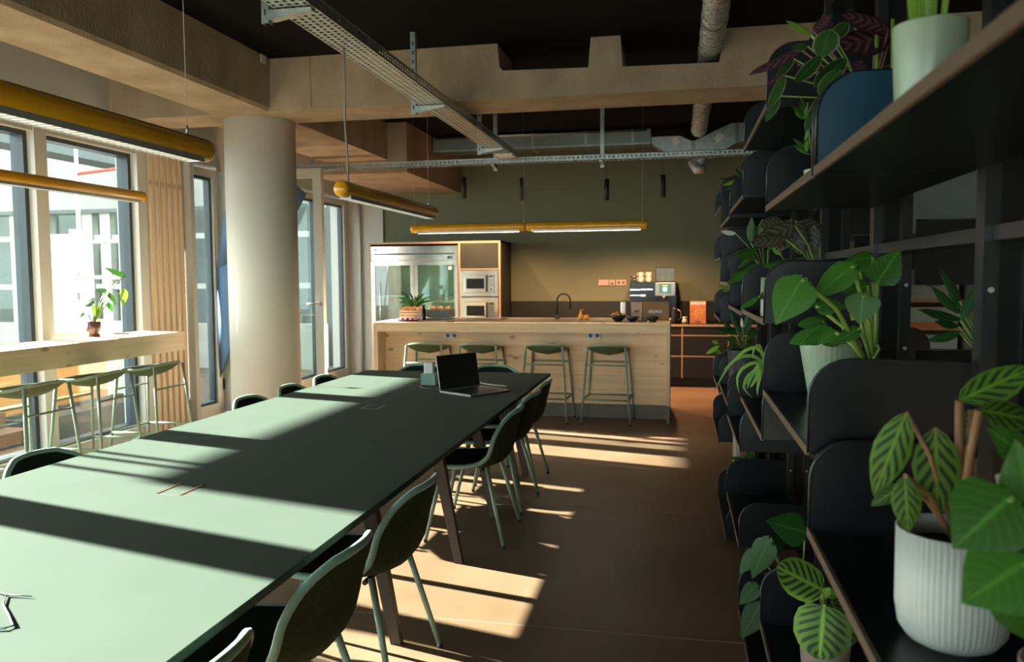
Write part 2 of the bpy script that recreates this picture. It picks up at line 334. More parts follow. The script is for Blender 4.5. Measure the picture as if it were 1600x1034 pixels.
structure(MB().box(0.97, 5.2, -7.3, -7.1, 0, 2.85).build('wall_front', 'cream_wall'), 'cream wall behind the viewpoint beside its added glazing', 'wall')
for k in range(3):  # unseen glazing, added to light the surfaces that face the camera
    x0, x1 = -5.1+k*2.02, -5.1+(k+1)*2.02
    r = thing('window_%d' % (20+k), 'tall glazing added unseen behind the viewpoint for fill light, number %s from the window wall' % ('one', 'two', 'three', 'four', 'five')[k], 'window', (0, -7.1, 0), kind='structure')
    MB().box(x0, x0+0.1, -0.16, 0, 0, 2.85).box(x1-0.1, x1, -0.16, 0, 0, 2.85).box(x0+0.1, x1-0.1, -0.16, 0, 2.75, 2.85).box(x0+0.1, x1-0.1, -0.16, 0, 0, 0.12).build('frame', 'frame_white', r)
    MB().box(x0+0.09, x1-0.09, -0.09, -0.08, 0.11, 2.76).build('pane', 'pane_glass', r)
wl = thing('wall_left', 'white plastered wall above and between the tall windows', 'wall', kind='structure')
MB().box(XW-0.27, XW, -7.1, 7.0, 2.80, ZC).build('lintel', 'white_wall', wl)
MB().box(XW-0.27, XW, 7.0, YB, 2.80, ZC).build('lintel', 'white_wall', wl)
MB().box(XW-0.27, XW, 7.0, 7.66, 0, 2.80).build('pier', 'white_wall', wl)
MB().box(XW-0.27, XW, 11.96, YB, 0, 2.80).build('pier', 'white_wall', wl)
# column and beams
col = MB().lathe([(0.322, 0), (0.322, 3.0)], (-3.84, 7.0, 0), n=48).build('column', 'column_paint'); structure(col, 'thick round white column beside the windows', 'column')
bl = MB().prism([(-4.07, 3.0), (-3.53, 3.0), (-3.51, 3.03), (-3.50, ZC), (-4.09, ZC), (-4.09, 3.02)], 0, -7.1, 6.58).build('concrete_beam', 'concrete'); structure(bl, 'board-marked concrete beam running along the windows to the column', 'beam')
MB().box(-3.56, -3.49, 6.42, 6.5, 3.38, 3.46).build('label_plate', 'white_plastic', bl)
bmx = MB()
prof = [(-4.1, 3.0), (5.0, 3.0), (5.0, ZC), (0.35, ZC), (0.30, 3.195), (-0.445, 3.205), (-0.465, ZC), (-0.70, ZC), (-0.72, 3.215), (-1.42, 3.23), (-1.45, 3.26), (-1.465, ZC), (-4.1, ZC)]
bc = MB().prism(prof, 0, 6.58, 7.13).build('concrete_beam', 'concrete'); structure(bc, 'concrete cross beam with two notches under the ceiling', 'beam')
MB().box(-3.30, -3.12, 6.572, 6.58, 3.02, 3.44).build('patch', 'concrete', bc)
br = MB().box(-4.35, -3.53, 7.13, 9.55, 3.0, ZC).build('concrete_beam', 'concrete'); structure(br, 'concrete beam continuing behind the column towards the kitchen', 'beam')
bk = MB().box(-4.545, -3.28, 9.55, YB, 2.84, ZC).build('concrete_beam', 'concrete'); structure(bk, 'lower concrete beam meeting the green kitchen wall', 'beam')
bo = MB().box(XW, -4.1, 6.60, 7.10, 3.0, ZC).build('concrete_beam', 'concrete'); structure(bo, 'short concrete beam stub from the column to the window wall', 'beam')

# ------------------------------------------------------------------ window wall
def window(n, y0, y1, label, z1=2.80):
    r = thing('window_%d' % n, label, 'window', (XW, 0, 0), kind='structure')
    MB().box(-0.10, 0.02, y1, y1+0.13, 0, z1).build('mullion', 'frame_white', r)
    f = MB(); a = 0.042
    f.box(-0.17, -0.05, y0, y0+a, 0.06, z1-0.05).box(-0.17, -0.05, y1-a, y1, 0.06, z1-0.05).box(-0.17, -0.05, y0+a, y1-a, z1-0.05-a, z1-0.05).box(-0.17, -0.05, y0+a, y1-a, 0.10, 0.10+a)
    f.build('sash', 'frame_dark', r)
    MB().box(-0.15, 0.0, y0, y1, 0.0, 0.11).build('sill_frame', 'frame_white', r)
    MB().box(-0.15, 0.01, y0, y1, z1-0.055, z1).build('head_frame', 'frame_white', r)
    MB().box(-0.13, -0.118, y0+a*0.6, y1-a*0.6, 0.13, z1-0.08).build('pane', 'pane_glass', r)
    return r
window(1, 5.80, 6.93, 'tall window beside the slatted pine wall')
window(2, 4.36, 5.67, 'tall window at the left edge behind the yellow lamps')
window(3, 3.13, 4.23, 'tall window third from the slatted wall, left of the frame')
window(4, 1.72, 3.00, 'tall window fourth from the slatted wall, left of the frame')
window(5, 0.30, 1.59, 'tall window fifth from the slatted wall, left of the frame')
for k, nm in enumerate(('sixth', 'seventh', 'eighth', 'ninth', 'tenth')):
    window(10+k, -1.08-1.38*k, 0.15-1.38*k, 'tall window %s from the slatted wall, behind the viewpoint' % nm)
structure(MB().box(XW-0.27, XW, -7.1, -6.6, 0, 2.8).build('wall_left', 'white_wall'), 'white wall stretch behind the viewpoint on the window side', 'wall')
# slatted pine wall
sl = thing('trim_1', 'vertical pine slats covering the pier between window and doors', 'slat wall', (XW, 0, 0), kind='structure')
MB().box(0.0, 0.012, 7.09, 7.66, 0.0, 2.80).build('backing', 'column_paint', sl)
me = MB().box(0.012, 0.030, 0, 0.045, 0.02, 2.79).mesh('slat')
for k in range(6): link('slat', me, 'pine_z', sl, loc=(0, 7.10+k*0.097, 0))
structure(MB().box(XW, XW+0.10, 7.665, 7.735, 0, 2.80).build('trim_2', 'white_wall'), 'narrow white post ending the slatted wall', 'post')
def glazing(n, y0, y1, label, z1=2.76):
    r = thing('window_%d' % n, label, 'window', (XW, 0, 0), kind='structure'); f = MB(); a = 0.085
    f.box(-0.12, 0.0, y0, y0+a*0.6, 0, z1).box(-0.12, 0.0, y1-a, y1, 0, z1).box(-0.12, 0.0, y0+a*0.6, y1-a, z1-a, z1).box(-0.12, 0.0, y0+a*0.6, y1-a, 0, 0.13)
    f.build('frame', 'frame_white', r)
    g = MB(); b = 0.03; g.box(-0.10, -0.03, y0+a*0.6, y0+a*0.6+b, 0.13, z1-a).box(-0.10, -0.03, y1-a-b, y1-a, 0.13, z1-a).box(-0.10, -0.03, y0+a*0.6+b, y1-a-b, z1-a-b, z1-a).box(-0.10, -0.03, y0+a*0.6+b, y1-a-b, 0.13, 0.13+b)
    g.build('gasket', 'frame_dark', r)
    MB().box(-0.07, -0.058, y0+a*0.6+b*0.5, y1-a-b*0.5, 0.14, z1-a-0.01).build('pane', 'pane_glass', r); return r
glazing(7, 7.74, 8.33, 'narrow fixed glazing between the slatted wall and the open door')
glazing(8, 9.62, 10.98, 'fixed glazing behind the open door leaf')
glazing(9, 11.02, 11.95, 'glazed panel nearest the green kitchen wall')
structure(MB().box(XW-0.16, XW, 8.33, 9.62, 2.70, 2.80).box(XW-0.16, XW, 8.33, 8.40, 0, 2.70).box(XW-0.16, XW, 9.55, 9.62, 0, 2.70).build('trim_3', 'frame_white'), 'white frame around the open doorway', 'door frame')
# open door leaf, turned into the room
dr = thing('door_1', 'white framed glass door standing open behind the column', 'door', (XW, 8.36, 0), kind='structure')
f = MB(); W_, Hh, a = 1.25, 2.755, 0.10
f.box(0.0, a, 0, 0.07, 0.02, Hh).box(W_-a, W_, 0, 0.07, 0.02, Hh).box(a, W_-a, 0, 0.07, Hh-a, Hh).box(a, W_-a, 0, 0.07, 0.02, 0.15)
f.build('leaf_frame', 'frame_white', dr)
MB().box(a-0.005, W_-a+0.005, 0.028, 0.040, 0.14, Hh-a+0.01).build('pane', 'pane_glass', dr)
hd = MB().lathe([(0.024, -0.012), (0.024, 0.0)], (W_-0.05, 0, 1.26), n=16, axis='y').tube([(W_-0.05, -0.01, 1.26), (W_-0.05, -0.05, 1.26), (W_-0.17, -0.05, 1.26)], 0.010).build('lever_handle', 'aluminium', dr)
MB().lathe([(0.016, 0.28), (0.016, 0.40)], (0.0, -0.012, 0), n=12).build('hinge', 'matte_black', dr)
# pipe on the white return
structure(MB().lathe([(0.022, 0), (0.022, 2.8)], (XW+0.20, YB-0.07, 0), n=16).build('trim_4', 'white_wall'), 'slim white vertical pipe in the corner left of the kitchen', 'pipe')

# ------------------------------------------------------------------ long green table: three tops in a row
TZ = 0.74; TX0, TX1 = -2.655, -1.035
def table(label, y0, y1, legs, cut=None):
    t = thing('meeting_table', label, 'table', ((TX0+TX1)/2, (y0+y1)/2, 0), group='green tables pushed into one long row')
    hx = (TX1-TX0)/2; hy = (y1-y0)/2 - 0.0015
    top = MB().bbox(-hx, hx, -hy, hy, TZ-0.022, TZ, 0.0025).build('tabletop', 'table_green', t)
    MB().box(-hx+0.004, hx-0.004, -hy+0.004, hy-0.004, TZ-0.027, TZ-0.022).build('underside_board', 'table_edge', t)
    fr = MB(); yy = [l - (y0+y1)/2 for l in legs]
    fr.box(-hx+0.16, hx-0.16, yy[0]-0.03, yy[0]+0.03, TZ-0.085, TZ-0.027).box(-hx+0.16, hx-0.16, yy[-1]-0.03, yy[-1]+0.03, TZ-0.085, TZ-0.027)
    fr.box(-hx+0.20, -hx+0.24, yy[0], yy[-1], TZ-0.085, TZ-0.027).box(hx-0.24, hx-0.20, yy[0], yy[-1], TZ-0.085, TZ-0.027)
    fr.build('under_frame', 'matte_black', t)
    for y in yy:
        for sx in (-1, 1):
            s = 0.028; xt, xb = sx*(hx-0.24), sx*(hx-0.115)
            q = MB(); P = []
            for (x, z, k) in ((xb, 0, 0.8), (xt, TZ-0.085, 1.15)):
                P += [(x-s*k, y-s*k*0.8, z), (x+s*k, y-s*k*0.8, z), (x+s*k, y+s*k*0.8, z), (x-s*k, y+s*k*0.8, z)]
            q._add(P, [(0, 3, 2, 1), (4, 5, 6, 7), (0, 1, 5, 4), (1, 2, 6, 5), (2, 3, 7, 6), (3, 0, 4, 7)])
            q.build('leg', 'table_leg_oak', t)
    if cut:
        cyc = cut - (y0+y1)/2
        for sx in (-0.048, 0.052):
            MB().box(sx-0.004, sx+0.004, cyc-0.075, cyc+0.075, TZ-0.001, TZ+0.002).build('cable_slot', 'copper', t)
        MB().box(-0.048, 0.052, cyc-0.085, cyc-0.083, TZ-0.001, TZ+0.0012).build('hatch_joint', 'chair_rim', t)
    return t
table('long green tabletop nearest the viewer, with a cable hatch in it', 0.75, 3.606, (1.15, 3.13), 2.69)
table('middle green tabletop, between two joints, with a cable hatch', 3.606, 5.438, (4.11, 4.95), 4.67)
table('farthest green tabletop, next to the kitchen island stools', 5.438, 6.58, (5.72, 6.06))

# ------------------------------------------------------------------ shell chairs
def lerp(a, b, t): return a+(b-a)*t
def spline(keys, t):
    for i in range(len(keys)-1):
        if t <= keys[i+1][0] or i == len(keys)-2:
            p0 = keys[max(i-1, 0)]; p1 = keys[i]; p2 = keys[i+1]; p3 = keys[min(i+2, len(keys)-1)]
            u = (t-p1[0])/(p2[0]-p1[0]); out = []
            for k in range(1, len(p1)):
                m1 = (p2[k]-p0[k])/max(p2[0]-p0[0], 1e-6)*(p2[0]-p1[0]); m2 = (p3[k]-p1[k])/max(p3[0]-p1[0], 1e-6)*(p2[0]-p1[0])
                out.append((2*u**3-3*u**2+1)*p1[k]+(u**3-2*u**2+u)*m1+(-2*u**3+3*u**2)*p2[k]+(u**3-u**2)*m2)
            return out
# t, x, z, half width, side lift z, side pull x
CH = [(0, 0.235, 0.430, 0.150, 0.00, 0.0), (0.06, 0.225, 0.446, 0.200, 0.004, 0.0), (0.25, 0.10, 0.440, 0.232, 0.012, 0.0), (0.45, -0.08, 0.432, 0.245, 0.035, 0.01),
      (0.58, -0.185, 0.452, 0.250, 0.06, 0.035), (0.68, -0.240, 0.515, 0.250, 0.05, 0.065), (0.82, -0.268, 0.620, 0.243, 0.01, 0.075), (0.93, -0.290, 0.710, 0.222, -0.012, 0.062), (0.975, -0.300, 0.748, 0.180, -0.014, 0.045), (1.0, -0.305, 0.766, 0.120, -0.006, 0.02)]
def chair_pt(u, t, off=0.0):
    x, z, hw, lz, px_ = spline(CH, t); e = abs(u)**2.2
    p = Vector((x+px_*e, u*hw, z+lz*e))
    return p
TS = [0, 0.012, 0.03, 0.06, 0.12, 0.2, 0.28, 0.36, 0.44, 0.5, 0.55, 0.6, 0.65, 0.7, 0.76, 0.82, 0.87, 0.91, 0.94, 0.96, 0.975, 0.988, 1.0]
def chair_grid(off, nt_=16, nu=11, inset=1.0):
    G = []
    ts = TS
    for t in ts:
        row = []
        for k in range(nu):
            u = (-1+2*k/(nu-1))*inset
            p = chair_pt(u, t); d = 1e-3
            a = chair_pt(u, min(1, t+d))-chair_pt(u, max(0, t-d)); b = chair_pt(min(1, u+d), t)-chair_pt(max(-1, u-d), t)
            n = a.cross(b)
            n = n.normalized() if n.length > 1e-12 else Vector((0, 0, 1))
            row.append(p+n*off)
        G.append(row)
    return G
def make_chair(label, loc, rz, group):
    c = thing('shell_chair', label, 'chair', loc, rz, group)
    MB().grid(chair_grid(0.008), smooth=True).build('shell_back', 'chair_shell', c)
    MB().grid(chair_grid(-0.010, inset=0.97), smooth=True).build('seat_pad', 'chair_seat', c)
    out = [chair_pt(-1, t) for t in TS] + [chair_pt(u/4, 1.0) for u in range(-3, 4)] + [chair_pt(1, t) for t in TS[::-1]] + [chair_pt(u/4, 0.0) for u in range(3, -4, -1)]
    MB().tube(out, 0.013, n=8, closed=True).build('rim', 'chair_rim', c)
    sp = MB().tube([(0.10, -0.16, 0.418), (0.10, 0.16, 0.418)], 0.010).tube([(-0.10, -0.16, 0.418), (-0.10, 0.16, 0.418)], 0.010).tube([(0.10, 0, 0.418), (-0.10, 0, 0.418)], 0.010).build('under_frame', 'matte_black', c)
    for sx in (-1, 1):
        for sy in (-1, 1):
            top = Vector((sx*0.13 if sx > 0 else -0.135, sy*0.175, 0.43 if sx > 0 else 0.445)); ft = Vector((0.225 if sx > 0 else -0.245, sy*(0.218 if sx > 0 else 0.255), 0.012))
            l = MB().tube([top, ft], [0.0135, 0.0105], n=10).build('leg', 'sage_tube', c)
            MB().lathe([(0.0105, 0.0), (0.0115, 0.004), (0.0115, 0.018)], (ft.x, ft.y, 0), n=10).build('foot_glide', 'foot_black', l)
    return c
G1 = 'green shell chairs around the long table'
ch0 = make_chair('green shell chair nearest the viewer, its back cut off by the bottom of the frame', (-1.20, 1.43, 0), PI, G1)
for y, dx, lab in ((2.14, 0.0, 'large green shell chair second nearest on the aisle side of the table'), (2.88, -0.015, 'green shell chair third on the aisle side, sunlit floor behind its legs'),
               (4.62, -0.01, 'green shell chair midway down the aisle side, fully visible beside the table seam'), (5.30, -0.02, 'green shell chair fifth along the aisle side, partly hidden by its neighbour'), (5.90, -0.035, 'green shell chair at the far end of the aisle side, nearest the island')):
    dup(ch0, lab, (-1.20+dx, y, 0), PI + random.uniform(-0.05, 0.05))
for y, x, lab in ((3.02, -2.50, 'green shell chair on the window side nearest the left edge of the frame'), (4.72, -2.46, 'green shell chair on the window side, in front of the column left edge'), (5.30, -2.46, 'green shell chair on the window side, in front of the white column right edge'), (5.86, -2.46, 'green shell chair farthest along the window side of the table')):
    dup(ch0, lab, (x, y, 0), random.uniform(-0.04, 0.04))
dup(ch0, 'green shell chair at the table head, right of the laptop', (-1.56, 6.52, 0), -PI/2)
dup(ch0, 'green shell chair at the table head, behind the laptop screen', (-2.20, 6.52, 0), -PI/2+0.05)

# ------------------------------------------------------------------ stools
def make_stool(label, loc, rz, group):
    """faces +x; low curved rim at the back (-x)"""
    s = thing('bar_stool', label, 'stool', loc, rz, group)
    N_ = 28
    def rim(a, k=1.0):
        ca, sa = math.cos(a), math.sin(a)
        x = 0.205*k*math.copysign(abs(ca)**0.75, ca); y = 0.222*k*math.copysign(abs(sa)**0.75, sa)
        return Vector((x, y, 0.785 + 0.045*max(0, -ca)**1.2*(k**2) - 0.01*max(0, ca)))
    G = []; G2 = []
    for q in range(8):
        k = q/7.0; row = []; row2 = []
        for i in range(N_+1):
            p = rim(2*PI*i/N_, k); d = 1-k*k
            row.append(p+Vector((0, 0, -0.020*d*1.4+0.004))); row2.append(p+Vector((0, 0, -0.062*d**0.8-0.006)))
        G.append(row); G2.append(row2)
    MB().grid(G).build('seat', 'stool_cushion', s); MB().grid(G2).build('seat_shell', 'stool_cushion', s)
    MB().tube([rim(2*PI*i/N_) for i in range(N_)], 0.011, n=8, closed=True).build('rim', 'stool_rim', s)
    ft = {}
    for sx in (-1, 1):
        for sy in (-1, 1):
            top = Vector((sx*0.175, sy*0.195, 0.81 if sx < 0 else 0.78)); f_ = Vector((sx*0.235, sy*0.255, 0.01)); ft[(sx, sy)] = (top, f_)
            l = MB().tube([top, f_], [0.0125, 0.0105], n=10).build('leg', 'sage_tube', s)
            MB().lathe([(0.011, 0.0), (0.012, 0.004), (0.012, 0.016)], (f_.x, f_.y, 0), n=10).build('foot_glide', 'foot_black', l)
    def lp(k, z):
        a, b = ft[k]; return a.lerp(b, (a.z-z)/(a.z-b.z))
    for z, r_ in ((0.62, 0.008), (0.26, 0.010)):
        for a, b in (((-1, -1), (-1, 1)), ((1, -1), (1, 1)), ((-1, -1), (1, -1)), ((-1, 1), (1, 1))):
            if z > 0.5 and a[0] != b[0]: continue
            MB().tube([lp(a, z), lp(b, z)], r_, n=8).build('footrest' if z < 0.5 else 'crossbar', 'sage_tube', s)
    return s
G2_ = 'sage green stools at the kitchen island'; G3_ = 'sage green stools at the window bar'
st0 = make_stool('sage green stool leftmost at the island, under the left socket', (-2.70, 8.50, 0), PI/2, G2_)
for x, lab in ((-2.10, 'sage green stool second from the left at the island, above the laptop'), (-1.375, 'sage green stool second from the right at the island'), (-0.722, 'sage green stool rightmost at the island, under the right socket')):
    dup(st0, lab, (x, 8.52, 0), PI/2 + random.uniform(-0.04, 0.04))
for x, y, lab in ((-4.44, 6.12, 'sage green stool at the window bar beside the slatted pine wall'), (-4.46, 5.46, 'sage green stool at the window bar, middle of the three in view'), (-4.47, 4.80, 'sage green stool at the window bar, cut by the left edge of the frame')):
    c = dup(st0, lab, (x, y, 0), PI + random.uniform(-0.05, 0.05), G3_)

# ------------------------------------------------------------------ window bar
wbar = thing('window_bar', 'long pine bar counter running along the windows', 'counter', (0, 0, 0))
MB().bbox(-5.04, -4.56, 0.4, 6.80, 1.005, 1.05, 0.004).build('worktop', 'pine_y', wbar)
MB().box(-4.60, -4.562, 0.4, 6.80, 0.875, 1.005).build('apron', 'pine_y', wbar)
MB().box(-5.04, -4.60, 6.755, 6.80, 0.875, 1.005).build('end_board', 'pine', wbar)
for y in (2.3, 0.6): MB().box(-5.0, -4.62, y, y+0.05, 0, 1.005).build('support', 'pine_z', wbar)
for y in (6.55, 4.5): MB().box(-5.05, -4.75, y, y+0.012, 0.86, 1.005).build('bracket', 'matte_black', wbar)
tag(MB().bbox(-4.99, -4.85, 6.36, 6.43, 1.0505, 1.059, 0.003).build('phone', 'gloss_black'), 'black phone lying on the window bar beside the potted plant', 'phone')

# ------------------------------------------------------------------ kitchen island
IX0, IX1, IY0, IY1, IZ = -3.34, -0.08, 8.49, 9.62, 1.05
isl = thing('kitchen_island', 'long pine kitchen island with overhanging front and grey plinth', 'island', ((IX0+IX1)/2, IY0, 0))
ox = (IX0+IX1)/2
def ib(mb, name, mt): return mb.build(name, mt, isl)
ib(MB().bbox(IX0-ox, IX1-ox, 0, IY1-IY0, IZ-0.028, IZ, 0.003), 'worktop', 'pine')
ib(MB().box(IX0-ox+0.30, IX1-ox-0.25, 0.16, IY1-IY0-0.06, IZ, IZ+0.0015), 'worktop_inlay', 'cabinet_green')
ib(MB().box(IX0-ox+0.05, IX1-ox-0.034, 0.0, 0.035, 0.945, IZ-0.028), 'apron', 'pine')
ib(MB().box(IX1-ox-0.034, IX1-ox, 0.0, IY1-IY0, 0.185, IZ-0.028), 'side_panel', 'pine_z')
ib(MB().box(IX0-ox, IX0-ox+0.05, 0.0, IY1-IY0, 0.185, IZ-0.028), 'side_panel', 'pine_z')
ib(MB().box(IX1-ox-0.032, IX1-ox-0.002, 0.01, IY1-IY0, 0.0, 0.185), 'side_plinth', 'plinth_grey')
ib(MB().box(IX0-ox+0.002, IX0-ox+0.048, 0.01, IY1-IY0, 0.0, 0.185), 'side_plinth', 'plinth_grey')
bz = [0.155, 0.31, 0.47, 0.63, 0.79, 0.945]
for k in range(5):
    ib(MB().bbox(IX0-ox+0.05, IX1-ox-0.034, 0.245 + (0.001 if k % 2 else 0), 0.27, bz[k]+0.0008, bz[k+1]-0.0008, 0.0012), 'board', 'pine')
ib(MB().box(IX0-ox+0.05, IX1-ox-0.034, 0.265, 0.30, 0.0, 0.155), 'plinth', 'plinth_grey')
ib(MB().box(IX0-ox+0.05, IX1-ox-0.034, 0.27, IY1-IY0-0.02, 0.02, IZ-0.03), 'carcass', 'cabinet_black')
def socket(parent, x, y, z, n=2, wpl=0.075, facing=-1, nm='double_socket'):
    s_ = MB().bbox(x-wpl*n/2, x+wpl*n/2, y-0.010, y, z-0.038, z+0.038, 0.003).build(nm, 'white_plastic', parent)
    for k in range(n):
        cx = x-wpl*n/2+wpl*(k+0.5)
        MB().lathe([(0.022, -0.0115), (0.022, -0.0095)], (cx, y, z), n=18, axis='y').build('socket_cup', 'socket_hole', s_)
    return s_
for px in (705, 928):
    p = at(px, 524, Y=IY0+0.24); socket(isl, p.x-ox, 0.2448, p.z)

# ------------------------------------------------------------------ tall cabinet with fridge and microwaves
KY = 11.30
def KX(px): return at(px, 430, Y=KY).x
def KZ(py): return at(680, py, Y=KY).z
c0, c1 = KX(577), KX(782)
cab = thing('tall_cabinet', 'tall dark cabinet with plywood edges housing fridge and microwaves', 'cabinet', ((c0+c1)/2, KY, 0)); co = (c0+c1)/2; ztop = KZ(377.5); xm0, xm1 = KX(716.3), KX(719.2)
MB().box(c0-co, c0-co+0.028, 0.006, 0.74, 0, ztop).build('side_panel', 'cabinet_black', cab); MB().box(c1-co-0.028, c1-co, 0.006, 0.74, 0, ztop).build('side_panel', 'cabinet_black', cab)
MB().box(c0-co, c1-co, 0.006, 0.74, ztop-0.028, ztop).build('top_panel', 'cabinet_black', cab)
MB().box(xm0-co, xm1-co, 0.006, 0.74, 0.1, ztop-0.03).build('divider', 'cabinet_black', cab); MB().box(c0-co, c1-co, 0.70, 0.74, 0, ztop-0.03).build('back_panel', 'cabinet_black', cab)
e = MB().box(c0-co, c0-co+0.028, 0, 0.006, 0.1, ztop).box(c1-co-0.028, c1-co, 0, 0.006, 0.1, ztop).box(c0-co+0.028, c1-co-0.028, 0, 0.006, ztop-0.028, ztop).box(xm0-co, xm1-co, 0, 0.006, 0.1, ztop-0.028)
e.box(xm1-co, c1-co-0.028, 0, 0.006, KZ(421.5), KZ(419.5)).build('ply_edging', 'ply_edge', cab)
MB().box(xm1-co+0.004, c1-co-0.032, -0.004, 0.016, KZ(419), ztop-0.032).build('door', 'cabinet_green', cab)
MB().box(c0-co+0.03, c1-co-0.03, 0.06, 0.7, 0, 0.1).build('plinth', 'cabinet_black', cab)
# fridge
f0, f1 = c0+0.034, xm0-0.006; fx = (f0+f1)/2; fz1 = KZ(383.5)
fr = thing('glass_door_fridge', 'stainless steel fridge with two glass doors left of the microwaves', 'fridge', (fx, KY, 0.1)); Z0 = 0.1
w2 = (f1-f0)/2; zh = KZ(407.5)-Z0; zt = fz1-Z0
MB().box(-w2, -w2+0.03, 0.03, 0.68, 0, zt).box(w2-0.03, w2, 0.03, 0.68, 0, zt).box(-w2+0.03, w2-0.03, 0.60, 0.68, 0, zt).box(-w2+0.03, w2-0.03, 0.03, 0.6, 0, 0.05).box(-w2+0.03, w2-0.03, 0.03, 0.6, zh, zt).build('body', 'stainless', fr)
MB().box(-w2+0.03, w2-0.03, 0.59, 0.599, 0.05, zh).build('liner', 'white_plastic', fr)
hdp = MB().bbox(-w2, w2, -0.01, 0.03, zh+0.008, zt, 0.006).build('header_panel', 'stainless', fr)
MB().box(-w2+0.05, w2-0.05, -0.0115, -0.010, (zh+zt)/2-0.018, (zh+zt)/2+0.004).build('vent_slot', 'frame_dark', hdp)
MB().box(-w2+0.05, -w2+0.10, -0.0115, -0.010, zt-0.062, zt-0.042).build('badge', 'matte_black', hdp); MB().box(-w2+0.11, -w2+0.20, -0.0115, -0.010, zt-0.058, zt-0.046).build('badge_lettering', 'crate_grey', hdp)
dd = MB().box(w2-0.155, w2-0.08, -0.0115, -0.010, zh+0.03, zh+0.068).build('display', 'matte_black', hdp); MB().box(w2-0.125, w2-0.09, -0.0122, -0.0115, zh+0.04, zh+0.058).build('display_digits', 'display_blue', dd)
for s_ in (-1, 1):
    xa, xb = (-w2, -0.003) if s_ < 0 else (0.003, w2); d_ = MB(); a = 0.055
    d_.box(xa, xa+a, -0.012, 0.028, 0.02, zh).box(xb-a, xb, -0.012, 0.028, 0.02, zh).box(xa+a, xb-a, -0.012, 0.028, zh-0.06, zh).box(xa+a, xb-a, -0.012, 0.028, 0.02, 0.12)
    d_ = d_.build('door', 'stainless', fr)
    MB().box(xa+a, xb-a, 0.0, 0.008, 0.12, zh-0.06).build('door_glass', 'fridge_glass', d_)
    MB().tube([(0.03*s_, -0.012, 0.55), (0.03*s_, -0.045, 0.58), (0.03*s_, -0.045, 1.0), (0.03*s_, -0.012, 1.03)], 0.008).build('door_handle', 'stainless', d_)
for z in (0.42, 0.80, 1.17): MB().box(-w2+0.03, w2-0.03, 0.06, 0.58, z, z+0.012).build('wire_shelf', 'galvanised', fr)
MB().box(w2-0.14, w2-0.09, -0.0135, -0.012, zh-0.13, zh-0.08).build('sticker', 'paper_white', fr)
def microwave(label, pyt, pyb, glassy):
    x0, x1 = xm1+0.006, c1-0.034; z1, z0 = KZ(pyt), KZ(pyb); h_ = z1-z0; wx = (x1-x0)/2
    t = thing('microwave', label, 'microwave', ((x0+x1)/2, KY, z0), group='built-in microwaves')
    MB().bbox(-wx, wx, -0.012, 0.02, 0.002, h_-0.002, 0.003).build('trim_frame', 'stainless', t); MB().box(-wx+0.02, wx-0.02, 0.02, 0.5, 0.01, h_-0.01).build('body', 'cabinet_black', t)
    MB().box(-wx+0.055, wx-0.055, -0.014, -0.012, h_*0.15, h_*0.83).build('seam', 'frame_dark', t)
    dr_ = MB().bbox(-wx+0.058, wx-0.145, -0.026, -0.013, h_*0.155, h_*0.825, 0.003).build('door', 'stainless', t)
    MB().box(-wx+0.09, wx-0.20, -0.0275, -0.026, h_*0.30, h_*0.68).build('door_window', 'gloss_black', dr_); MB().box(wx-0.178, wx-0.152, -0.034, -0.026, h_*0.19, h_*0.80).build('door_handle', 'matte_black', dr_)
    cp = MB().bbox(wx-0.143, wx-0.058, -0.026, -0.013, h_*0.155, h_*0.825, 0.003).build('control_panel', 'stainless' if glassy else 'crate_grey', t)
    MB().box(wx-0.13, wx-0.07, -0.0275, -0.026, h_*0.73, h_*0.78).build('clock', 'gloss_black', cp)
    for r_ in range(4):
        for q in range(3): MB().box(wx-0.126+q*0.02, wx-0.114+q*0.02, -0.0272, -0.026, h_*(0.40+r_*0.075), h_*(0.43+r_*0.075)).build('button', 'frame_dark', cp)
    MB().lathe([(0.014, -0.036), (0.016, -0.026)], (wx-0.10, 0, h_*0.27), n=16, axis='y').build('knob', 'frame_dark', cp)
    return t
microwave('upper built-in stainless microwave beside the fridge', 422.3, 463.5, True); microwave('lower built-in stainless microwave, just above the island top', 464.2, 505, False)
mats_below = MB().box(xm1+0.006, c1-0.034, KY-0.004, KY+0.02, 0.12, KZ(506)).build('cabinet_drawer_front', 'cabinet_green', None); mats_below.parent = cab; mats_below.location = (-co, -KY, 0)

# ------------------------------------------------------------------ back counter
bcn = thing('back_counter', 'dark kitchen base units with plywood edged drawers along the green wall', 'counter', (0, 11.36, 0)); BZ = 0.88
MB().box(-2.48, 2.2, 0.0, 0.70, BZ-0.022, BZ).build('worktop', 'gloss_black', bcn); MB().box(-2.48, 2.2, -0.006, 0.0, BZ-0.03, BZ-0.002).build('worktop_edge', 'ply_edge', bcn)
MB().box(-2.48, 2.2, 0.02, 0.69, 0.12, BZ-0.022).build('carcass', 'cabinet_black', bcn); MB().box(-2.48, 2.2, 0.09, 0.69, 0.0, 0.12).build('plinth', 'matte_black', bcn)
me_u = MB().box(-0.009, 0.009, 0, 0.02, 0.13, BZ-0.03).mesh('upright_edge')
for x in (-1.8, -1.15, -0.5, 0.058, 0.68, 1.32): link('upright_edge', me_u, 'ply_edge', bcn, loc=(x, 0, 0))
for x0, x1 in ((-2.45, -1.81), (-1.79, -1.16), (-1.14, -0.51), (-0.49, 0.049), (0.067, 0.671), (0.689, 1.31)):
    for z0, z1 in ((0.14, 0.425), (0.443, 0.715), (0.733, 0.845)):
        d_ = MB().box(x0+0.003, x1-0.003, 0.002, 0.02, z0, z1).build('drawer_front', 'cabinet_black', bcn)
        MB().box(x0, x1, 0.0, 0.02, z1, z1+0.016).build('drawer_edge', 'ply_edge', d_)
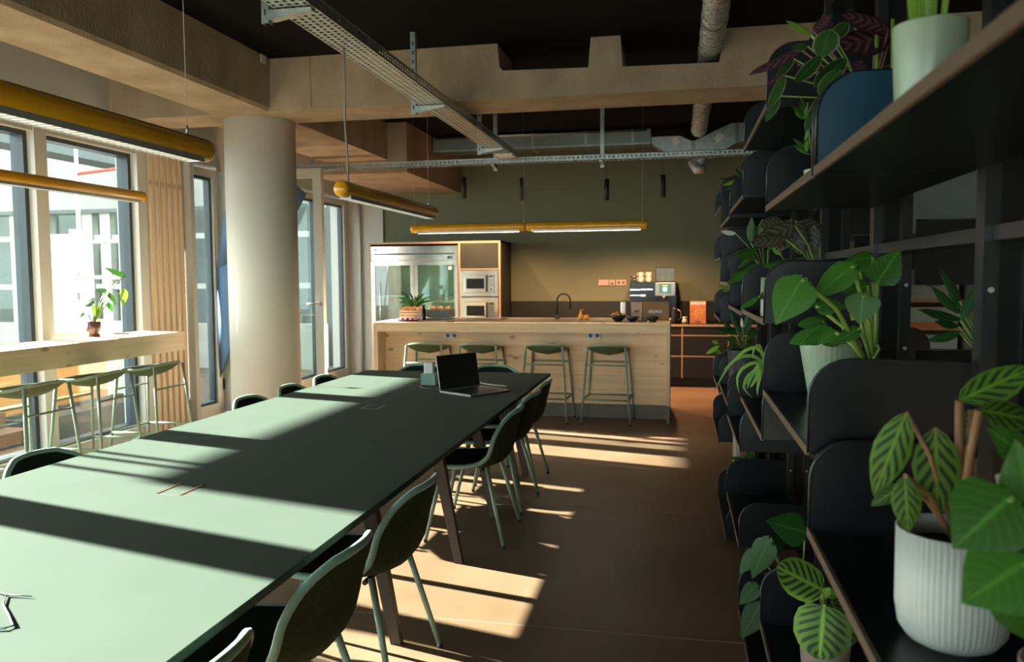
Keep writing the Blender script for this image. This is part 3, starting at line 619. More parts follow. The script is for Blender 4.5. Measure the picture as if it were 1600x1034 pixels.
for px0, px1, n in ((935.2, 951, 0), (952.3, 961, 1), (962.7, 978.4, 2)):
    a_, b_ = at(px0, 437, Y=YB), at(px1, 446, Y=YB)
    if n == 0: o = MB().bbox(a_.x, b_.x, YB-0.012, YB-0.001, b_.z, a_.z, 0.003).build('wall_plate', 'box_pink'); lab = 'blank pale wall plate, left of the three above the counter'
    elif n == 1:
        o = MB().bbox(a_.x, b_.x, YB-0.012, YB-0.001, b_.z, a_.z, 0.003).build('network_socket', 'box_pink'); MB().box(a_.x+0.02, b_.x-0.02, YB-0.0135, YB-0.012, b_.z+0.015, b_.z+0.045).build('port', 'socket_hole', o); lab = 'pale data socket, middle of the three wall plates above the counter'
    else:
        o = MB().bbox(a_.x, b_.x, YB-0.012, YB-0.001, b_.z, a_.z, 0.003).build('double_socket', 'box_pink'); lab = 'pale double socket, right of the three wall plates above the counter'
        for k in (0.27, 0.73): MB().lathe([(0.020, -0.0135), (0.020, -0.0115)], (lerp(a_.x, b_.x, k), YB, (a_.z+b_.z)/2), n=16, axis='y').build('socket_cup', 'socket_hole', o)
    tag(o, lab, 'socket')
# coffee machine
CYm = 11.62
def cx(px): return at(px, 450, Y=CYm).x
def cz(py): return at(1020, py, Y=CYm).z
cm = thing('coffee_machine', 'large black coffee machine with a lit screen on the back counter', 'coffee machine', (cx(1019), CYm, BZ)); q0 = cx(1019)
MB().bbox(cx(984)-q0, cx(1057)-q0, 0.0, 0.40, 0.0, cz(440)-BZ, 0.006).build('body', 'gloss_black', cm)
MB().box(cx(984.5)-q0, cx(1000)-q0, -0.004, 0, cz(453.5)-BZ, cz(451.5)-BZ).box(cx(1001)-q0, cx(1020)-q0, -0.004, 0, cz(453)-BZ, cz(451)-BZ).box(cx(984.5)-q0, cx(1000)-q0, -0.004, 0, cz(462)-BZ, cz(460.5)-BZ).box(cx(1001)-q0, cx(1009)-q0, -0.006, 0, cz(463)-BZ, cz(460)-BZ).build('chrome_trim', 'stainless', cm)
pn = MB().bbox(cx(1024)-q0, cx(1055)-q0, -0.03, 0, cz(462)-BZ, cz(441.5)-BZ, 0.004).build('front_console', 'aluminium', cm)
MB().box(cx(1030)-q0, cx(1049)-q0, -0.032, -0.03, cz(458)-BZ, cz(443)-BZ).build('screen', 'display', pn); MB().box(cx(1036)-q0, cx(1042)-q0, -0.0335, -0.032, cz(455)-BZ, cz(449)-BZ).build('screen_icon', 'display_white', pn); MB().box(cx(1035)-q0, cx(1043)-q0, -0.0335, -0.032, cz(447)-BZ, cz(445.5)-BZ).build('screen_banner', 'display_yellow', pn)
MB().lathe([(0.02, 0), (0.035, 0.03), (0.045, 0.05)], (cx(1038)-q0, -0.02, cz(468)-BZ), n=16).build('spout', 'stainless', cm); MB().box(cx(1026)-q0, cx(1052)-q0, -0.10, 0.0, 0.0, 0.05).build('drip_tray', 'matte_black', cm)
zt_ = cz(440)
for k, (px, mt_, h_, lab) in enumerate(((990, 'bowl_slate', 9.5, 'dark cup stack standing left on the coffee machine'), (1000.8, 'ceramic', 15, 'cream cup stack in the middle on the coffee machine'), (1013.2, 'ceramic', 15, 'cream cup stack right, next to the glass rack'))):
    r_ = 0.038; hh = h_*0.0092; s_ = thing('cup_stack', lab, 'cups', (cx(px), CYm+0.14, zt_), group='cups on the coffee machine')
    for i in range(2):
        z = i*hh/2; MB().lathe([(r_*0.8, z), (r_, z+hh/2-0.004), (r_*0.95, z+hh/2-0.004), (r_*0.75, z+0.006)], n=18, caps=False).build('cup', mt_, s_)
        MB().tube([(-r_*0.9, 0, z+hh*0.12), (-r_*1.5, 0, z+hh*0.18), (-r_*1.5, 0, z+hh*0.34), (-r_*0.95, 0, z+hh*0.38)], 0.005, n=6).build('cup_handle', mt_, s_)
gr = thing('glass_rack', 'small black framed rack holding glasses on the coffee machine', 'rack', (cx(1039.5), CYm+0.12, zt_)); rw = (cx(1055)-cx(1024))/2; rh = cz(417.5)-zt_
g_ = MB()
for sx in (-1, 1):
    for sy in (-0.1, 0.1): g_.box(sx*rw-0.005*sx, sx*rw, sy-0.004, sy+0.004, 0, rh)
g_.box(-rw, rw, -0.105, 0.105, rh-0.008, rh).box(-rw, rw, -0.105, 0.105, 0.0, 0.006); g_.build('frame', 'matte_black', gr)
MB().box(-rw+0.01, rw-0.01, -0.109, -0.106, 0.01, rh-0.015).build('glass_front', 'clear_glass', gr)
for k in range(3):
    o = MB().lathe([(0.030, 0), (0.038, rh*0.68), (0.035, rh*0.68), (0.028, 0.008)], (cx(1039.5)-rw+0.055+k*0.087, CYm+0.12, zt_+0.0065), n=18, caps=False).build('drinking_glass', 'clear_glass'); tag(o, '%s clear drinking glass inside the rack on the coffee machine' % ('left', 'middle', 'right')[k], 'glass', 'glasses in the rack')
# cookbook, small pot and carafe on the counter
a_, b_ = at(1078.3, 470.5, Y=11.62), at(1103, 502, Y=11.62); bkx = (a_.x+b_.x)/2; bh = a_.z-BZ; bw = (b_.x-a_.x)/2
bk_ = thing('cookbook', 'orange cookbook with a round picture leaning on the counter wall', 'book', (bkx, 11.62, BZ)); bk_.rotation_euler = (-0.10, 0, 0)
MB().bbox(-bw, bw, 0, 0.025, 0, bh, 0.003).build('cover', 'cover_orange', bk_); MB().box(-bw+0.008, bw-0.008, -0.0015, 0, bh*0.86, bh-0.006).build('title_band', 'paper_white', bk_)
for k in range(6): MB().lathe([(0.010, -0.0028), (0.010, -0.0015)], (-bw+0.03+k*(2*bw-0.06)/5, 0, bh*0.93), n=10, axis='y').build('title_letter', 'frame_dark', bk_)
MB().lathe([(bw*0.58, -0.0030), (bw*0.58, -0.0015)], (0.01, 0, bh*0.44), n=28, axis='y').build('round_picture', 'crate_wood', bk_); MB().lathe([(bw*0.44, -0.0045), (bw*0.44, -0.003)], (0.01, 0, bh*0.44), n=28, axis='y').build('picture_dish', 'snack', bk_)
for k, z in enumerate((0.70, 0.53, 0.30)): MB().lathe([(0.016, -0.003), (0.016, -0.0015)], (-bw+0.035, 0, bh*z), n=12, axis='y').build('picture_berry', 'red_print', bk_)
MB().box(-0.03, 0.03, -0.003, -0.0015, bh*0.06, bh*0.10).build('publisher_mark', 'frame_dark', bk_)
p = at(1070, 502, Y=11.6); tag(MB().lathe([(0.035, 0), (0.042, 0.02), (0.03, 0.06), (0.026, 0.075), (0.036, 0.09), (0.030, 0.085)], (p.x, 11.6, BZ), n=18).build('ceramic_jar', 'ceramic'), 'small cream ceramic jar beside the cookbook', 'jar')

# ------------------------------------------------------------------ things on the island
def iz(px, Y): return at(px, 490, Y=Y).x
def zz(py, Y): return at(800, py, Y=Y).z
TOP = IZ+0.0003
INL = IZ+0.0018
def apple(x, y, z, r, lab, grp):
    t = thing('apple', lab, 'apple', (x, y, z), random.uniform(0, 6), grp)
    MB().lathe([(0.001, 0.08*r), (r*0.45, 0.0), (r*0.9, r*0.55), (r, r*1.05), (r*0.8, r*1.6), (r*0.4, r*1.8), (r*0.06, r*1.62)], n=14).build('flesh', 'apple', t); MB().tube([(0, 0, r*1.6), (0.004, 0, r*2.0)], 0.003, n=5).build('stem', 'stem_brown', t); return t
def crate(label, px0, px1, pyt, Y, mt_, slats, dep=0.22, z0=INL):
    x0, x1 = iz(px0, Y), iz(px1, Y); h_ = zz(pyt, Y)-z0; t = thing('fruit_crate', label, 'crate', ((x0+x1)/2, Y, z0)); wx = (x1-x0)/2
    MB().box(-wx, wx, 0, dep, 0, 0.012).build('base', mt_, t)
    n_ = slats
    for k in range(n_):
        za, zb = 0.012+(h_-0.012)*k/n_+0.010, 0.012+(h_-0.012)*(k+1)/n_
        for y in (0, dep-0.012): MB().box(-wx, wx, y, y+0.012, za, zb).build('slat', mt_, t)
        for x in (-wx, wx-0.012): MB().box(x, x+0.012, 0.012, dep-0.012, za, zb).build('slat', mt_, t)
    return t, (x0, x1, h_)
_, (x0, x1, h_) = crate('pale wooden crate filled with apples under the bromeliad', 624, 659, 485, 9.05, 'crate_wood', 3)
for k in range(3):
    for r_ in range(2): apple(lerp(x0+0.050, x1-0.050, k/2), 9.105+r_*0.085, INL+h_-0.026, 0.0365, '%s apple of the %s row in the pale wooden crate' % (('left', 'middle', 'right')[k], ('front', 'back')[r_]), 'apples in the pale crate')
_, (x0, x1, h_) = crate('grey crate with apples right of the black bottle', 667, 703, 484, 9.10, 'crate_grey', 1)
for k in range(3): apple(lerp(x0+0.05, x1-0.05, k/2), 9.18, INL+h_-0.028, 0.0365, '%s red apple in the grey crate' % ('left', 'middle', 'right')[k], 'apples in the grey crate')
p = iz(662, 8.98); bt = thing('bottle', 'black bottle standing between the two fruit crates', 'bottle', (p, 8.98, INL)); MB().lathe([(0.026, 0), (0.028, 0.01), (0.028, 0.115), (0.014, 0.145), (0.014, 0.165)], n=18).build('body', 'gloss_black', bt); MB().lathe([(0.016, 0.165), (0.016, 0.18)], n=14).build('cap', 'purple', bt)
pt = thing('purple_dish', 'flat purple dish with curled rim at the left end of the island', 'dish', (iz(636, 8.72), 8.72, INL)); MB().lathe([(0.05, 0.0), (0.13, 0.006), (0.158, 0.022), (0.150, 0.022), (0.12, 0.010), (0.001, 0.008)], n=28).build('plate', 'purple', pt)
for k in range(3): MB().lathe([(0.001, 0), (0.024, 0.008), (0.02, 0.024), (0.001, 0.03)], (-0.06+0.06*k, 0.0, 0.010), n=10).build('wrapped_sweet', 'box_pink' if k != 1 else 'purple', pt)
tag(MB().bbox(iz(697, 8.62)-0.0, iz(709, 8.62), 8.60, 8.67, IZ+0.0002, IZ+0.009, 0.003).build('phone', 'gloss_black'), 'black phone lying on the island in front of the grey crate', 'phone')
tag(MB().bbox(iz(722, 9.2), iz(790, 9.2), 8.92, 9.42, INL, INL+0.005, 0.002).build('cooktop', 'gloss_black'), 'black glass cooktop set in the island', 'cooktop')
# tap
Yt = 9.30; tp = thing('kitchen_tap', 'tall black curved kitchen tap on the island', 'tap', (iz(870.5, Yt), Yt, INL)); th = zz(459, Yt)-INL; tw = iz(891, Yt)-iz(870.5, Yt)
MB().lathe([(0.026, 0), (0.026, 0.012), (0.015, 0.02), (0.015, 0.05)], n=16).build('base', 'matte_black', tp)
MB().tube([(0, 0, 0.03), (0, 0, th-tw/2)] + [(tw/2-tw/2*math.cos(a*PI/8), 0, th-tw/2+tw/2*math.sin(a*PI/8)) for a in range(1, 8)] + [(tw, 0, th-tw/2), (tw, 0, th-tw/2-0.10)], 0.010, n=10).build('spout', 'matte_black', tp); MB().tube([(0.0, -0.015, 0.06), (0.0, -0.06, 0.075)], 0.006).build('lever', 'matte_black', tp)
Yo = 9.15; ob = thing('soap_bottle', 'orange soap bottle with a pump beside the tap', 'bottle', (iz(907.5, Yo), Yo, INL)); MB().lathe([(0.027, 0), (0.029, 0.008), (0.027, 0.05), (0.012, 0.075), (0.012, 0.095)], n=18).build('body', 'orange_plastic', ob); MB().lathe([(0.006, 0.095), (0.006, 0.115)], n=10).tube([(0, 0, 0.113), (0.03, 0, 0.110)], 0.005, n=6).build('pump', 'orange_plastic', ob)
oj = thing('soap_dish', 'low orange round pot right of the orange bottle', 'pot', (iz(916.5, Yo), Yo, INL)); MB().lathe([(0.026, 0), (0.029, 0.006), (0.029, 0.045), (0.024, 0.045), (0.022, 0.01)], n=18, caps=False).lathe([(0.001, 0.0), (0.026, 0.0)], n=18, caps=False).build('pot', 'orange_plastic', oj); MB().lathe([(0.030, 0.045), (0.030, 0.053), (0.001, 0.055)], n=18).build('lid', 'orange_plastic', oj)
def bowl(label, pxc, Y, wpx, h_, fill):
    r_ = (iz(pxc+wpx/2, Y)-iz(pxc-wpx/2, Y))/2; t = thing('bowl', label, 'bowl', (iz(pxc, Y), Y, INL), group='slate bowls on the island')
    MB().lathe([(r_*0.4, 0), (r_*0.42, 0.008), (r_*0.8, h_*0.55), (r_, h_), (r_*0.95, h_), (r_*0.74, h_*0.55), (r_*0.3, 0.014), (0.001, 0.012)], n=28).build('bowl_body', 'bowl_slate', t)
    if fill:
        rr = random.Random(5)
        for k in range(14):
            a = rr.uniform(0, 6.28); q = rr.uniform(0.0, r_*0.78); z = h_*0.78+0.02*(1-q/r_)+rr.uniform(0, 0.01); s0 = len
            c_ = MB(); c_.lathe([(0.022, 0), (0.026, 0.004), (0.020, 0.007)], n=8); c_.xf(Matrix.Translation((q*math.cos(a), q*math.sin(a), z)) @ Euler((rr.uniform(-.9, .9), rr.uniform(-.9, .9), 0)).to_matrix().to_4x4()); c_.build('crisp', 'snack', t)
    return t
bowl('slate bowl heaped with orange snacks, left of the row on the island', 966, 8.78, 27, 0.075, True); bowl('empty slate bowl in the middle of the row on the island', 988, 8.72, 23, 0.062, False); bowl('slate bowl in front of the brown box at the island end', 1020, 8.75, 24, 0.065, False)
pr = thing('paper_roll', 'white paper roll standing behind the snack bowl', 'roll', (iz(973.5, 9.25), 9.25, INL)); MB().lathe([(0.028, 0), (0.028, zz(472, 9.25)-INL), (0.010, zz(472, 9.25)-INL)], n=20, caps=False).build('paper', 'paper_white', pr); MB().lathe([(0.010, 0), (0.010, zz(472, 9.25)-INL-0.002)], n=10).build('core', 'kraft', pr)
def carton(label, px0, px1, pyt, Y, mt_, dep, hole):
    x0, x1 = iz(px0, Y), iz(px1, Y); h_ = zz(pyt, Y)-INL; wx = (x1-x0)/2; t = thing('carton', label, 'box', ((x0+x1)/2, Y, INL)); w_ = 0.006
    b_ = MB().box(-wx, wx, 0, w_, 0, h_).box(-wx, wx, dep-w_, dep, 0, h_).box(-wx, -wx+w_, w_, dep-w_, 0, h_).box(wx-w_, wx, w_, dep-w_, 0, h_).box(-wx+w_, wx-w_, w_, dep-w_, 0, w_).build('box_body', mt_, t)
    if hole: MB().box(-0.025, 0.03, -0.001, 0, h_*0.45, h_*0.58).build('hand_hole', 'socket_hole', t); MB().box(-wx, wx, -0.001, 0, h_*0.38, h_*0.40).build('seam', 'kraft', t)
    else:
        for k in range(5): MB().lathe([(0.014, -0.0015), (0.014, 0)], (-wx+0.05+k*(2*wx-0.1)/4, 0, h_*0.68), n=10, axis='y').build('printed_dot', 'folder_orange', t)
        for k in range(6): MB().box(-wx+0.07+k*(2*wx-0.16)/5, -wx+0.085+k*(2*wx-0.16)/5, -0.0015, 0, h_*0.42, h_*0.58).build('printed_bar', 'pot_brown', t)
    return t
carton('pale pink open carton left of the brown box', 986, 1003, 473, 9.12, 'box_pink', 0.20, True); carton('brown cardboard box with orange printing at the island end', 1004, 1045, 472.5, 9.02, 'kraft', 0.28, False)
cf = thing('carafe', 'black thermos jug standing on the counter between island and cookbook', 'jug', (at(1054, 500, Y=11.44).x, 11.44, BZ)); MB().lathe([(0.045, 0), (0.05, 0.01), (0.05, 0.14), (0.035, 0.20), (0.035, 0.23)], n=18).build('body', 'matte_black', cf); MB().lathe([(0.036, 0.23), (0.03, 0.26), (0.001, 0.262)], n=16).build('lid', 'gloss_black', cf); MB().tube([(0.045, 0, 0.06), (0.085, 0, 0.08), (0.085, 0, 0.17), (0.035, 0, 0.20)], 0.008, n=8).build('handle', 'aluminium', cf)

# ------------------------------------------------------------------ things on the long table
def T(px, py): return at(px, py, Z=TZ+0.002)
a_, b_, c_ = T(687, 613.5), T(735, 620.5), T(773, 609)
ux = (b_-a_); lw = ux.length; ux.normalize(); uy = Vector((-ux.y, ux.x, 0)); ld = 0.24
ang = math.atan2(ux.y, ux.x)
lp_ = thing('laptop', 'open laptop with a dark screen on the farther green table', 'laptop', (a_.x, a_.y, TZ+0.0005), ang)
# screen stands along the left edge and faces right
kw_, kd_ = lw, (c_-b_).length
MB().bbox(0, kw_, 0, kd_, 0.0, 0.014, 0.003).build('base', 'aluminium', lp_); MB().box(0.05, kw_-0.03, 0.025, kd_-0.025, 0.014, 0.0152).build('keyboard', 'matte_black', lp_); MB().box(kw_-0.028, kw_-0.008, kd_*0.3, kd_*0.7, 0.014, 0.0148).build('touchpad', 'crate_grey', lp_)
ex = MB().bbox(0.0, 0.007, 0.0, kd_, 0.0, 0.245, 0.0025).build('lid', 'aluminium', lp_); ex.location = (0.0, 0, 0.014); ex.rotation_euler = (0, math.radians(-10), 0)
MB().box(0.0071, 0.0078, 0.004, kd_-0.004, 0.006, 0.241).build('screen', 'screen_black', ex)
pb = thing('power_block', 'small desktop power block with white top behind the laptop', 'power socket', tuple(T(671, 600.5)-Vector((0, 0, 0.0015))), 0.1)
MB().bbox(-0.055, 0.055, -0.045, 0.045, 0, 0.085, 0.006).build('base', 'chair_rim', pb); MB().bbox(-0.036, 0.036, -0.03, 0.03, 0.085, 0.172, 0.010).build('top', 'white_plastic', pb)
zc_ = TZ+0.0055
q = [T(686, 600), T(720, 592), T(738, 604), T(741, 590), T(752, 599), T(770, 602), T(782, 603), T(792, 604)]
tag(MB().tube([Vector((p.x, p.y, zc_)) for p in q], 0.0045, n=6).build('charging_cable', 'white_plastic'), 'white charging cable curling behind the laptop', 'cable')
p0 = T(676, 601); tag(MB().tube([Vector((p.x, p.y, zc_-0.0015)) for p in (T(660, 602), T(656, 604), T(660, 606), T(672, 607))], 0.003, n=6).build('desk_cable', 'cord_grey'), 'thin grey cord at the foot of the power block', 'cable')
q = [T(-60, 905), T(-20, 922), T(10, 930), T(50, 933), T(10, 931), T(5, 945), T(14, 962), T(22, 978), T(8, 983), T(-40, 985), T(-80, 975)]
tag(MB().tube([Vector((p.x, p.y, zc_-0.001)) for p in q], [0.001, 0.0015, 0.0018, 0.0012, 0.0018, 0.0024, 0.003, 0.0032, 0.0026, 0.002, 0.0015], n=6).build('cable_loop', 'frame_dark'), 'dark cable loop lying on the near table at the left edge', 'cable')

# ------------------------------------------------------------------ cable trays
def perforated(L_, y0, w_, pitch, cols, slot_l, slot_w, stagger=True):
    """flat sheet in x (0..w_) and y with real slots: ladders of strips and bridges"""
    m_ = MB(); n = int(L_/pitch); cw = w_/cols
    for i in range(n):
        ya = y0+i*pitch
        m_.box(0, w_, ya, ya+pitch-slot_l, 0, 0.0015)
        for c in range(cols+1):
            x = c*cw; x0 = max(0, x-(cw-slot_w)/2); x1 = min(w_, x+(cw-slot_w)/2)
            m_.box(x0, x1, ya+pitch-slot_l, ya+pitch, 0, 0.0015)
    return m_
TRX, TRW, TRZ, TRY0, TRY1 = -1.995, 0.21, 2.885, 1.2, 9.05
ct = thing('cable_tray', 'perforated galvanised cable tray running above the long table', 'cable tray', (TRX, 0, TRZ))
o = perforated(TRY1-TRY0, TRY0, TRW, 0.046, 5, 0.026, 0.020).build('tray_base', 'galvanised', ct); o['kind'] = 'stuff'
for x in (0.0, TRW-0.0015):
    m_ = MB(); n = int((TRY1-TRY0)/0.046)
    m_.box(x, x+0.0015, TRY0, TRY1, 0.0, 0.014).box(x, x+0.0015, TRY0, TRY1, 0.046, 0.060).box(x, x+0.0015, TRY0, TRY1, 0.027, 0.033)
    for i in range(n): m_.box(x, x+0.0015, TRY0+i*0.046, TRY0+i*0.046+0.018, 0.014, 0.046)
    m_.build('tray_side', 'galvanised', ct)
    MB().tube([(x, TRY0, 0.061), (x, TRY1, 0.061)], 0.004, n=6).build('rolled_edge', 'galvanised', ct)
for k in range(3): MB().tube([(0.05+k*0.05, TRY0, 0.012), (0.055+k*0.05, (TRY0+TRY1)/2, 0.014), (0.05+k*0.05, TRY1, 0.012)], 0.010, n=6).build('cable', 'matte_black', ct)
for y, lab in ((3.80, 'galvanised ceiling bracket carrying the cable tray at the top edge of the frame'), (6.12, 'galvanised ceiling bracket carrying the cable tray in front of the cross beam'), (8.25, 'galvanised ceiling bracket carrying the cable tray behind the cross beam')):
    b_ = thing('tray_bracket', lab, 'bracket', (TRX-0.045, y, TRZ), group='brackets of the long cable tray')
    s_ = MB().box(-0.02, 0.02, 0, 0.003, -0.07, ZC-TRZ-0.002).box(-0.02, -0.017, 0.003, 0.04, -0.07, ZC-TRZ-0.002).box(0.017, 0.02, 0.003, 0.04, -0.07, ZC-TRZ-0.002).build('strut', 'galvanised', b_)
    for k in range(8): MB().box(-0.006, 0.006, -0.001, 0.0, -0.03+k*0.07, k*0.07).build('slot', 'frame_dark', s_)
    MB().prism([(0.02, -0.055), (0.04, -0.055), (0.25, -0.022), (0.25, -0.006), (0.02, -0.006)], 0, 0.0, 0.045).build('arm', 'galvanised', b_)
XTY = 9.10
ct2 = thing('cable_tray', 'galvanised cable tray crossing the room in front of the green wall', 'cable tray', (-4.60, XTY, 2.845))
o = MB()
n = int(5.6/0.05)
for i in range(n): o.box(i*0.05, i*0.05+0.022, 0, 0.15, 0, 0.0015)
o.box(0, 5.6, 0, 0.02, 0, 0.0015).box(0, 5.6, 0.13, 0.15, 0, 0.0015).box(0, 5.6, 0.07, 0.08, 0, 0.0015); o = o.build('tray_base', 'galvanised', ct2); o['kind'] = 'stuff'
for y in (0.0, 0.1485):
    m_ = MB().box(0, 5.6, y, y+0.0015, 0, 0.014).box(0, 5.6, y, y+0.0015, 0.042, 0.055)
    for i in range(n): m_.box(i*0.05, i*0.05+0.025, y, y+0.0015, 0.014, 0.042)
    m_.build('tray_side', 'galvanised', ct2); MB().tube([(0, y, 0.056), (5.6, y, 0.056)], 0.004, n=6).build('rolled_edge', 'galvanised', ct2)
for px, lab in ((490, 'galvanised strut by the column holding the crossing cable tray'), (774, 'galvanised strut holding the crossing cable tray near its junction'), (941, 'galvanised strut holding the crossing cable tray in front of the silver duct')):
    x = at(px, 230, Y=XTY+0.17).x; b_ = thing('tray_hanger', lab, 'bracket', (x, XTY+0.16, 2.78), group='hangers of the crossing cable tray')
    MB().box(-0.022, 0.022, 0, 0.003, 0, ZC-2.782 if px > 500 else 0.35).box(-0.022, -0.019, 0.003, 0.04, 0, ZC-2.782 if px > 500 else 0.35).box(0.019, 0.022, 0.003, 0.04, 0, ZC-2.782 if px > 500 else 0.35).build('strut', 'galvanised', b_)
    MB().prism([(0.0, 0.02), (0.0, 0.06), (-0.16, 0.06), (-0.16, 0.045)], 0, -0.02, 0.02, 'x').build('arm', 'galvanised', b_)
    if px < 500: MB().box(-0.18, 0.02, 0.0, 0.04, 0.31, 0.35).build('wall_arm', 'galvanised', b_)
p = at(790, 243, Y=8.72); ap = thing('access_point', 'flat white ceiling access point under the far end of the cable tray', 'access point', (p.x, 8.72, p.z-0.012)); MB().bbox(-0.10, 0.10, -0.10, 0.10, 0, 0.028, 0.012).build('housing', 'white_plastic', ap); MB().box(-0.06, 0.06, -0.06, 0.06, 0.028, TRZ-p.z+0.0110).build('mount', 'white_plastic', ap)

# ------------------------------------------------------------------ ducts
dm = MB(); prof = []
NR = 260; DX, DZ, DR = 0.235, 3.325, 0.088
for i in range(NR+1):
    y = 1.0+i*(10.25-1.0)/NR; prof.append((DR*(1.0+(0.05 if i % 3 == 1 else -0.03)+random.uniform(-0.035, 0.035)), y))
fd = thing('flexible_duct', 'crinkled silver foil duct threaded through the beam notch', 'duct', (DX, 0, DZ))
hose = MB().lathe(prof, (0, 0, 0), n=28, axis='y'); rj = random.Random(21)
hose.v = [(x*(1+rj.uniform(-0.035, 0.035)), y+rj.uniform(-0.006, 0.006), z*(1+rj.uniform(-0.035, 0.035))) for x, y, z in hose.v]
hose.build('foil_hose', 'duct_foil', fd)
for y in (5.9, 8.4): MB().lathe([(DR*1.06, y), (DR*1.06, y+0.03)], (0, 0, 0), n=20, axis='y', caps=False).build('clamp', 'galvanised', fd)
rd = thing('rectangular_duct', 'dull steel duct running across under the kitchen ceiling', 'duct', (0, 10.55, 0))
za, zb = at(800, 233, Y=10.55).z, min(ZC-0.03, at(800, 206, Y=10.55).z)
MB().box(-3.25, -0.36, 0.0, 0.35, za, zb).build('channel', 'duct_steel', rd)
MB().box(-3.25, -0.36, -0.006, 0.0, za-0.004, za+0.020).build('lower_flange', 'galvanised', rd); MB().tube([(-3.2, -0.02, zb-0.02), (-0.40, -0.02, zb-0.02)], 0.014).build('conduit', 'duct_steel', rd)
for x in (-2.6, -1.9, -1.2, -0.6): MB().box(x, x+0.03, -0.008, 0.358, za-0.008, zb+0.005).build('joint_band', 'galvanised', rd)
pl = thing('duct_branch', 'angled galvanised duct branch with two white stickers', 'duct', (0, 10.50, 0))
def q2(px, py): p = at(px, py, Y=10.5); return (p.x, min(p.z, ZC-0.015))
MB().prism([q2(1018, 214), q2(1062, 212), q2(1082, 221), q2(1082, 243), q2(1048, 243), q2(1018, 224)], 0, 0.0, 0.28).build('left_elbow', 'galvanised', pl)
MB().prism([q2(1083, 221), q2(1142, 186), q2(1166, 184), q2(1166, 220), q2(1152, 222), q2(1118, 243), q2(1083, 243)], 0, 0.0, 0.28).build('right_elbow', 'galvanised', pl)
MB().prism([q2(1149, 184), q2(1155, 184), q2(1155, 222), q2(1149, 222)], 0, -0.012, 0.29).build('flange', 'duct_steel', pl); MB().prism([q2(1080, 220), q2(1086, 220), q2(1086, 243), q2(1080, 243)], 0, -0.012, 0.29).build('flange', 'duct_steel', pl)
MB().prism([q2(1048, 216), q2(1057, 213), q2(1062, 222), q2(1053, 228)], 0, -0.002, 0.0).build('sticker', 'paper_white', pl); MB().prism([q2(1115, 216), q2(1125, 206), q2(1132, 213), q2(1121, 223)], 0, -0.002, 0.0).build('sticker', 'paper_white', pl)
p = at(1088, 258, Y=10.6); MB().tube([(p.x+0.12, 0.1, p.z+0.10), (p.x+0.02, 0.1, p.z+0.04), (p.x-0.05, 0.08, p.z+0.02), (p.x+0.01, 0.02, p.z-0.06), (p.x+0.10, 0.0, p.z-0.07)], [0.07, 0.075, 0.06, 0.07, 0.055], n=14).build('hose_end', 'duct_foil', pl)

# ------------------------------------------------------------------ yellow tube lamps
LR = 0.049
def tube_lamp(label, p, L_, rz, wires, thick=None, lit=False):
    """lamp along local y starting at 0"""
    t = thing('tube_lamp', label, 'lamp', p, rz, 'yellow tube lamps')
    MB().lathe([(0.001, 0), (LR*0.75, 0.003), (LR*0.95, 0.018), (LR, 0.035), (LR, L_-0.035), (LR*0.95, L_-0.018), (LR*0.75, L_-0.003), (0.001, L_)], n=28, axis='y').build('tube', 'lamp_yellow', t)
    lv = MB().box(-0.036, -0.033, 0.08, L_-0.08, -LR-0.006, -LR*0.6).box(0.033, 0.036, 0.08, L_-0.08, -LR-0.006, -LR*0.6); n = int((L_-0.16)/0.035)
    for i in range(n): lv.box(-0.033, 0.033, 0.08+i*0.035, 0.083+i*0.035, -LR-0.006, -LR*0.85)
    lv = lv.build('louvre', 'louvre', t); lv['kind'] = 'stuff'
    MB().box(-0.033, 0.033, 0.08, L_-0.08, -LR-0.0012, -LR-0.0004).build('diffuser', 'lamp_diffuser_lit' if lit else 'lamp_diffuser', t)
    for y, top in wires:
        MB().lathe([(0.005, 0), (0.005, 0.035)], (0, y, LR-0.002), n=8).build('wire_grip', 'galvanised', t)
        r_ = 0.0015
        MB().tube([(0, y, LR+0.03), (0, y, top-p[2])], r_, n=5).build('suspension_wire', 'wire', t)
    if thick is not None:
        y, top = thick; MB().tube([(0.012, y, LR), (0.010, y, LR+0.15), (-0.004, y+0.005, LR+0.35), (0.004, y, LR+0.6), (0.0, y, top-p[2])], 0.006, n=8).build('power_cord', 'cord_grey', t)
    return t
TL = TRZ-0.001
tube_lamp('large yellow tube lamp in the upper left foreground', (-1.93, 1.22, 2.065), 1.86, 0, ((0.12, ZC), (1.72, ZC)))
tube_lamp('yellow tube lamp over the far half of the long table', (-1.93, 4.42, 2.058), 1.85, 0, ((1.70, TL),), (0.10, TL))
tube_lamp('yellow tube lamp in front of the windows over the bar', (-4.70, 4.62, 2.275), 1.85, 0, ((0.14, ZC), (1.71, ZC)))
tube_lamp('yellow tube lamp over the island, left one of the pair end to end', (-1.69, 8.98, 2.107), 1.355, PI/2, ((0.02, ZC), (1.31, ZC)), lit=True)
tube_lamp('yellow tube lamp over the island, right one of the pair end to end', (-0.33, 8.98, 2.105), 1.355, PI/2, ((0.06, ZC),), lit=True)
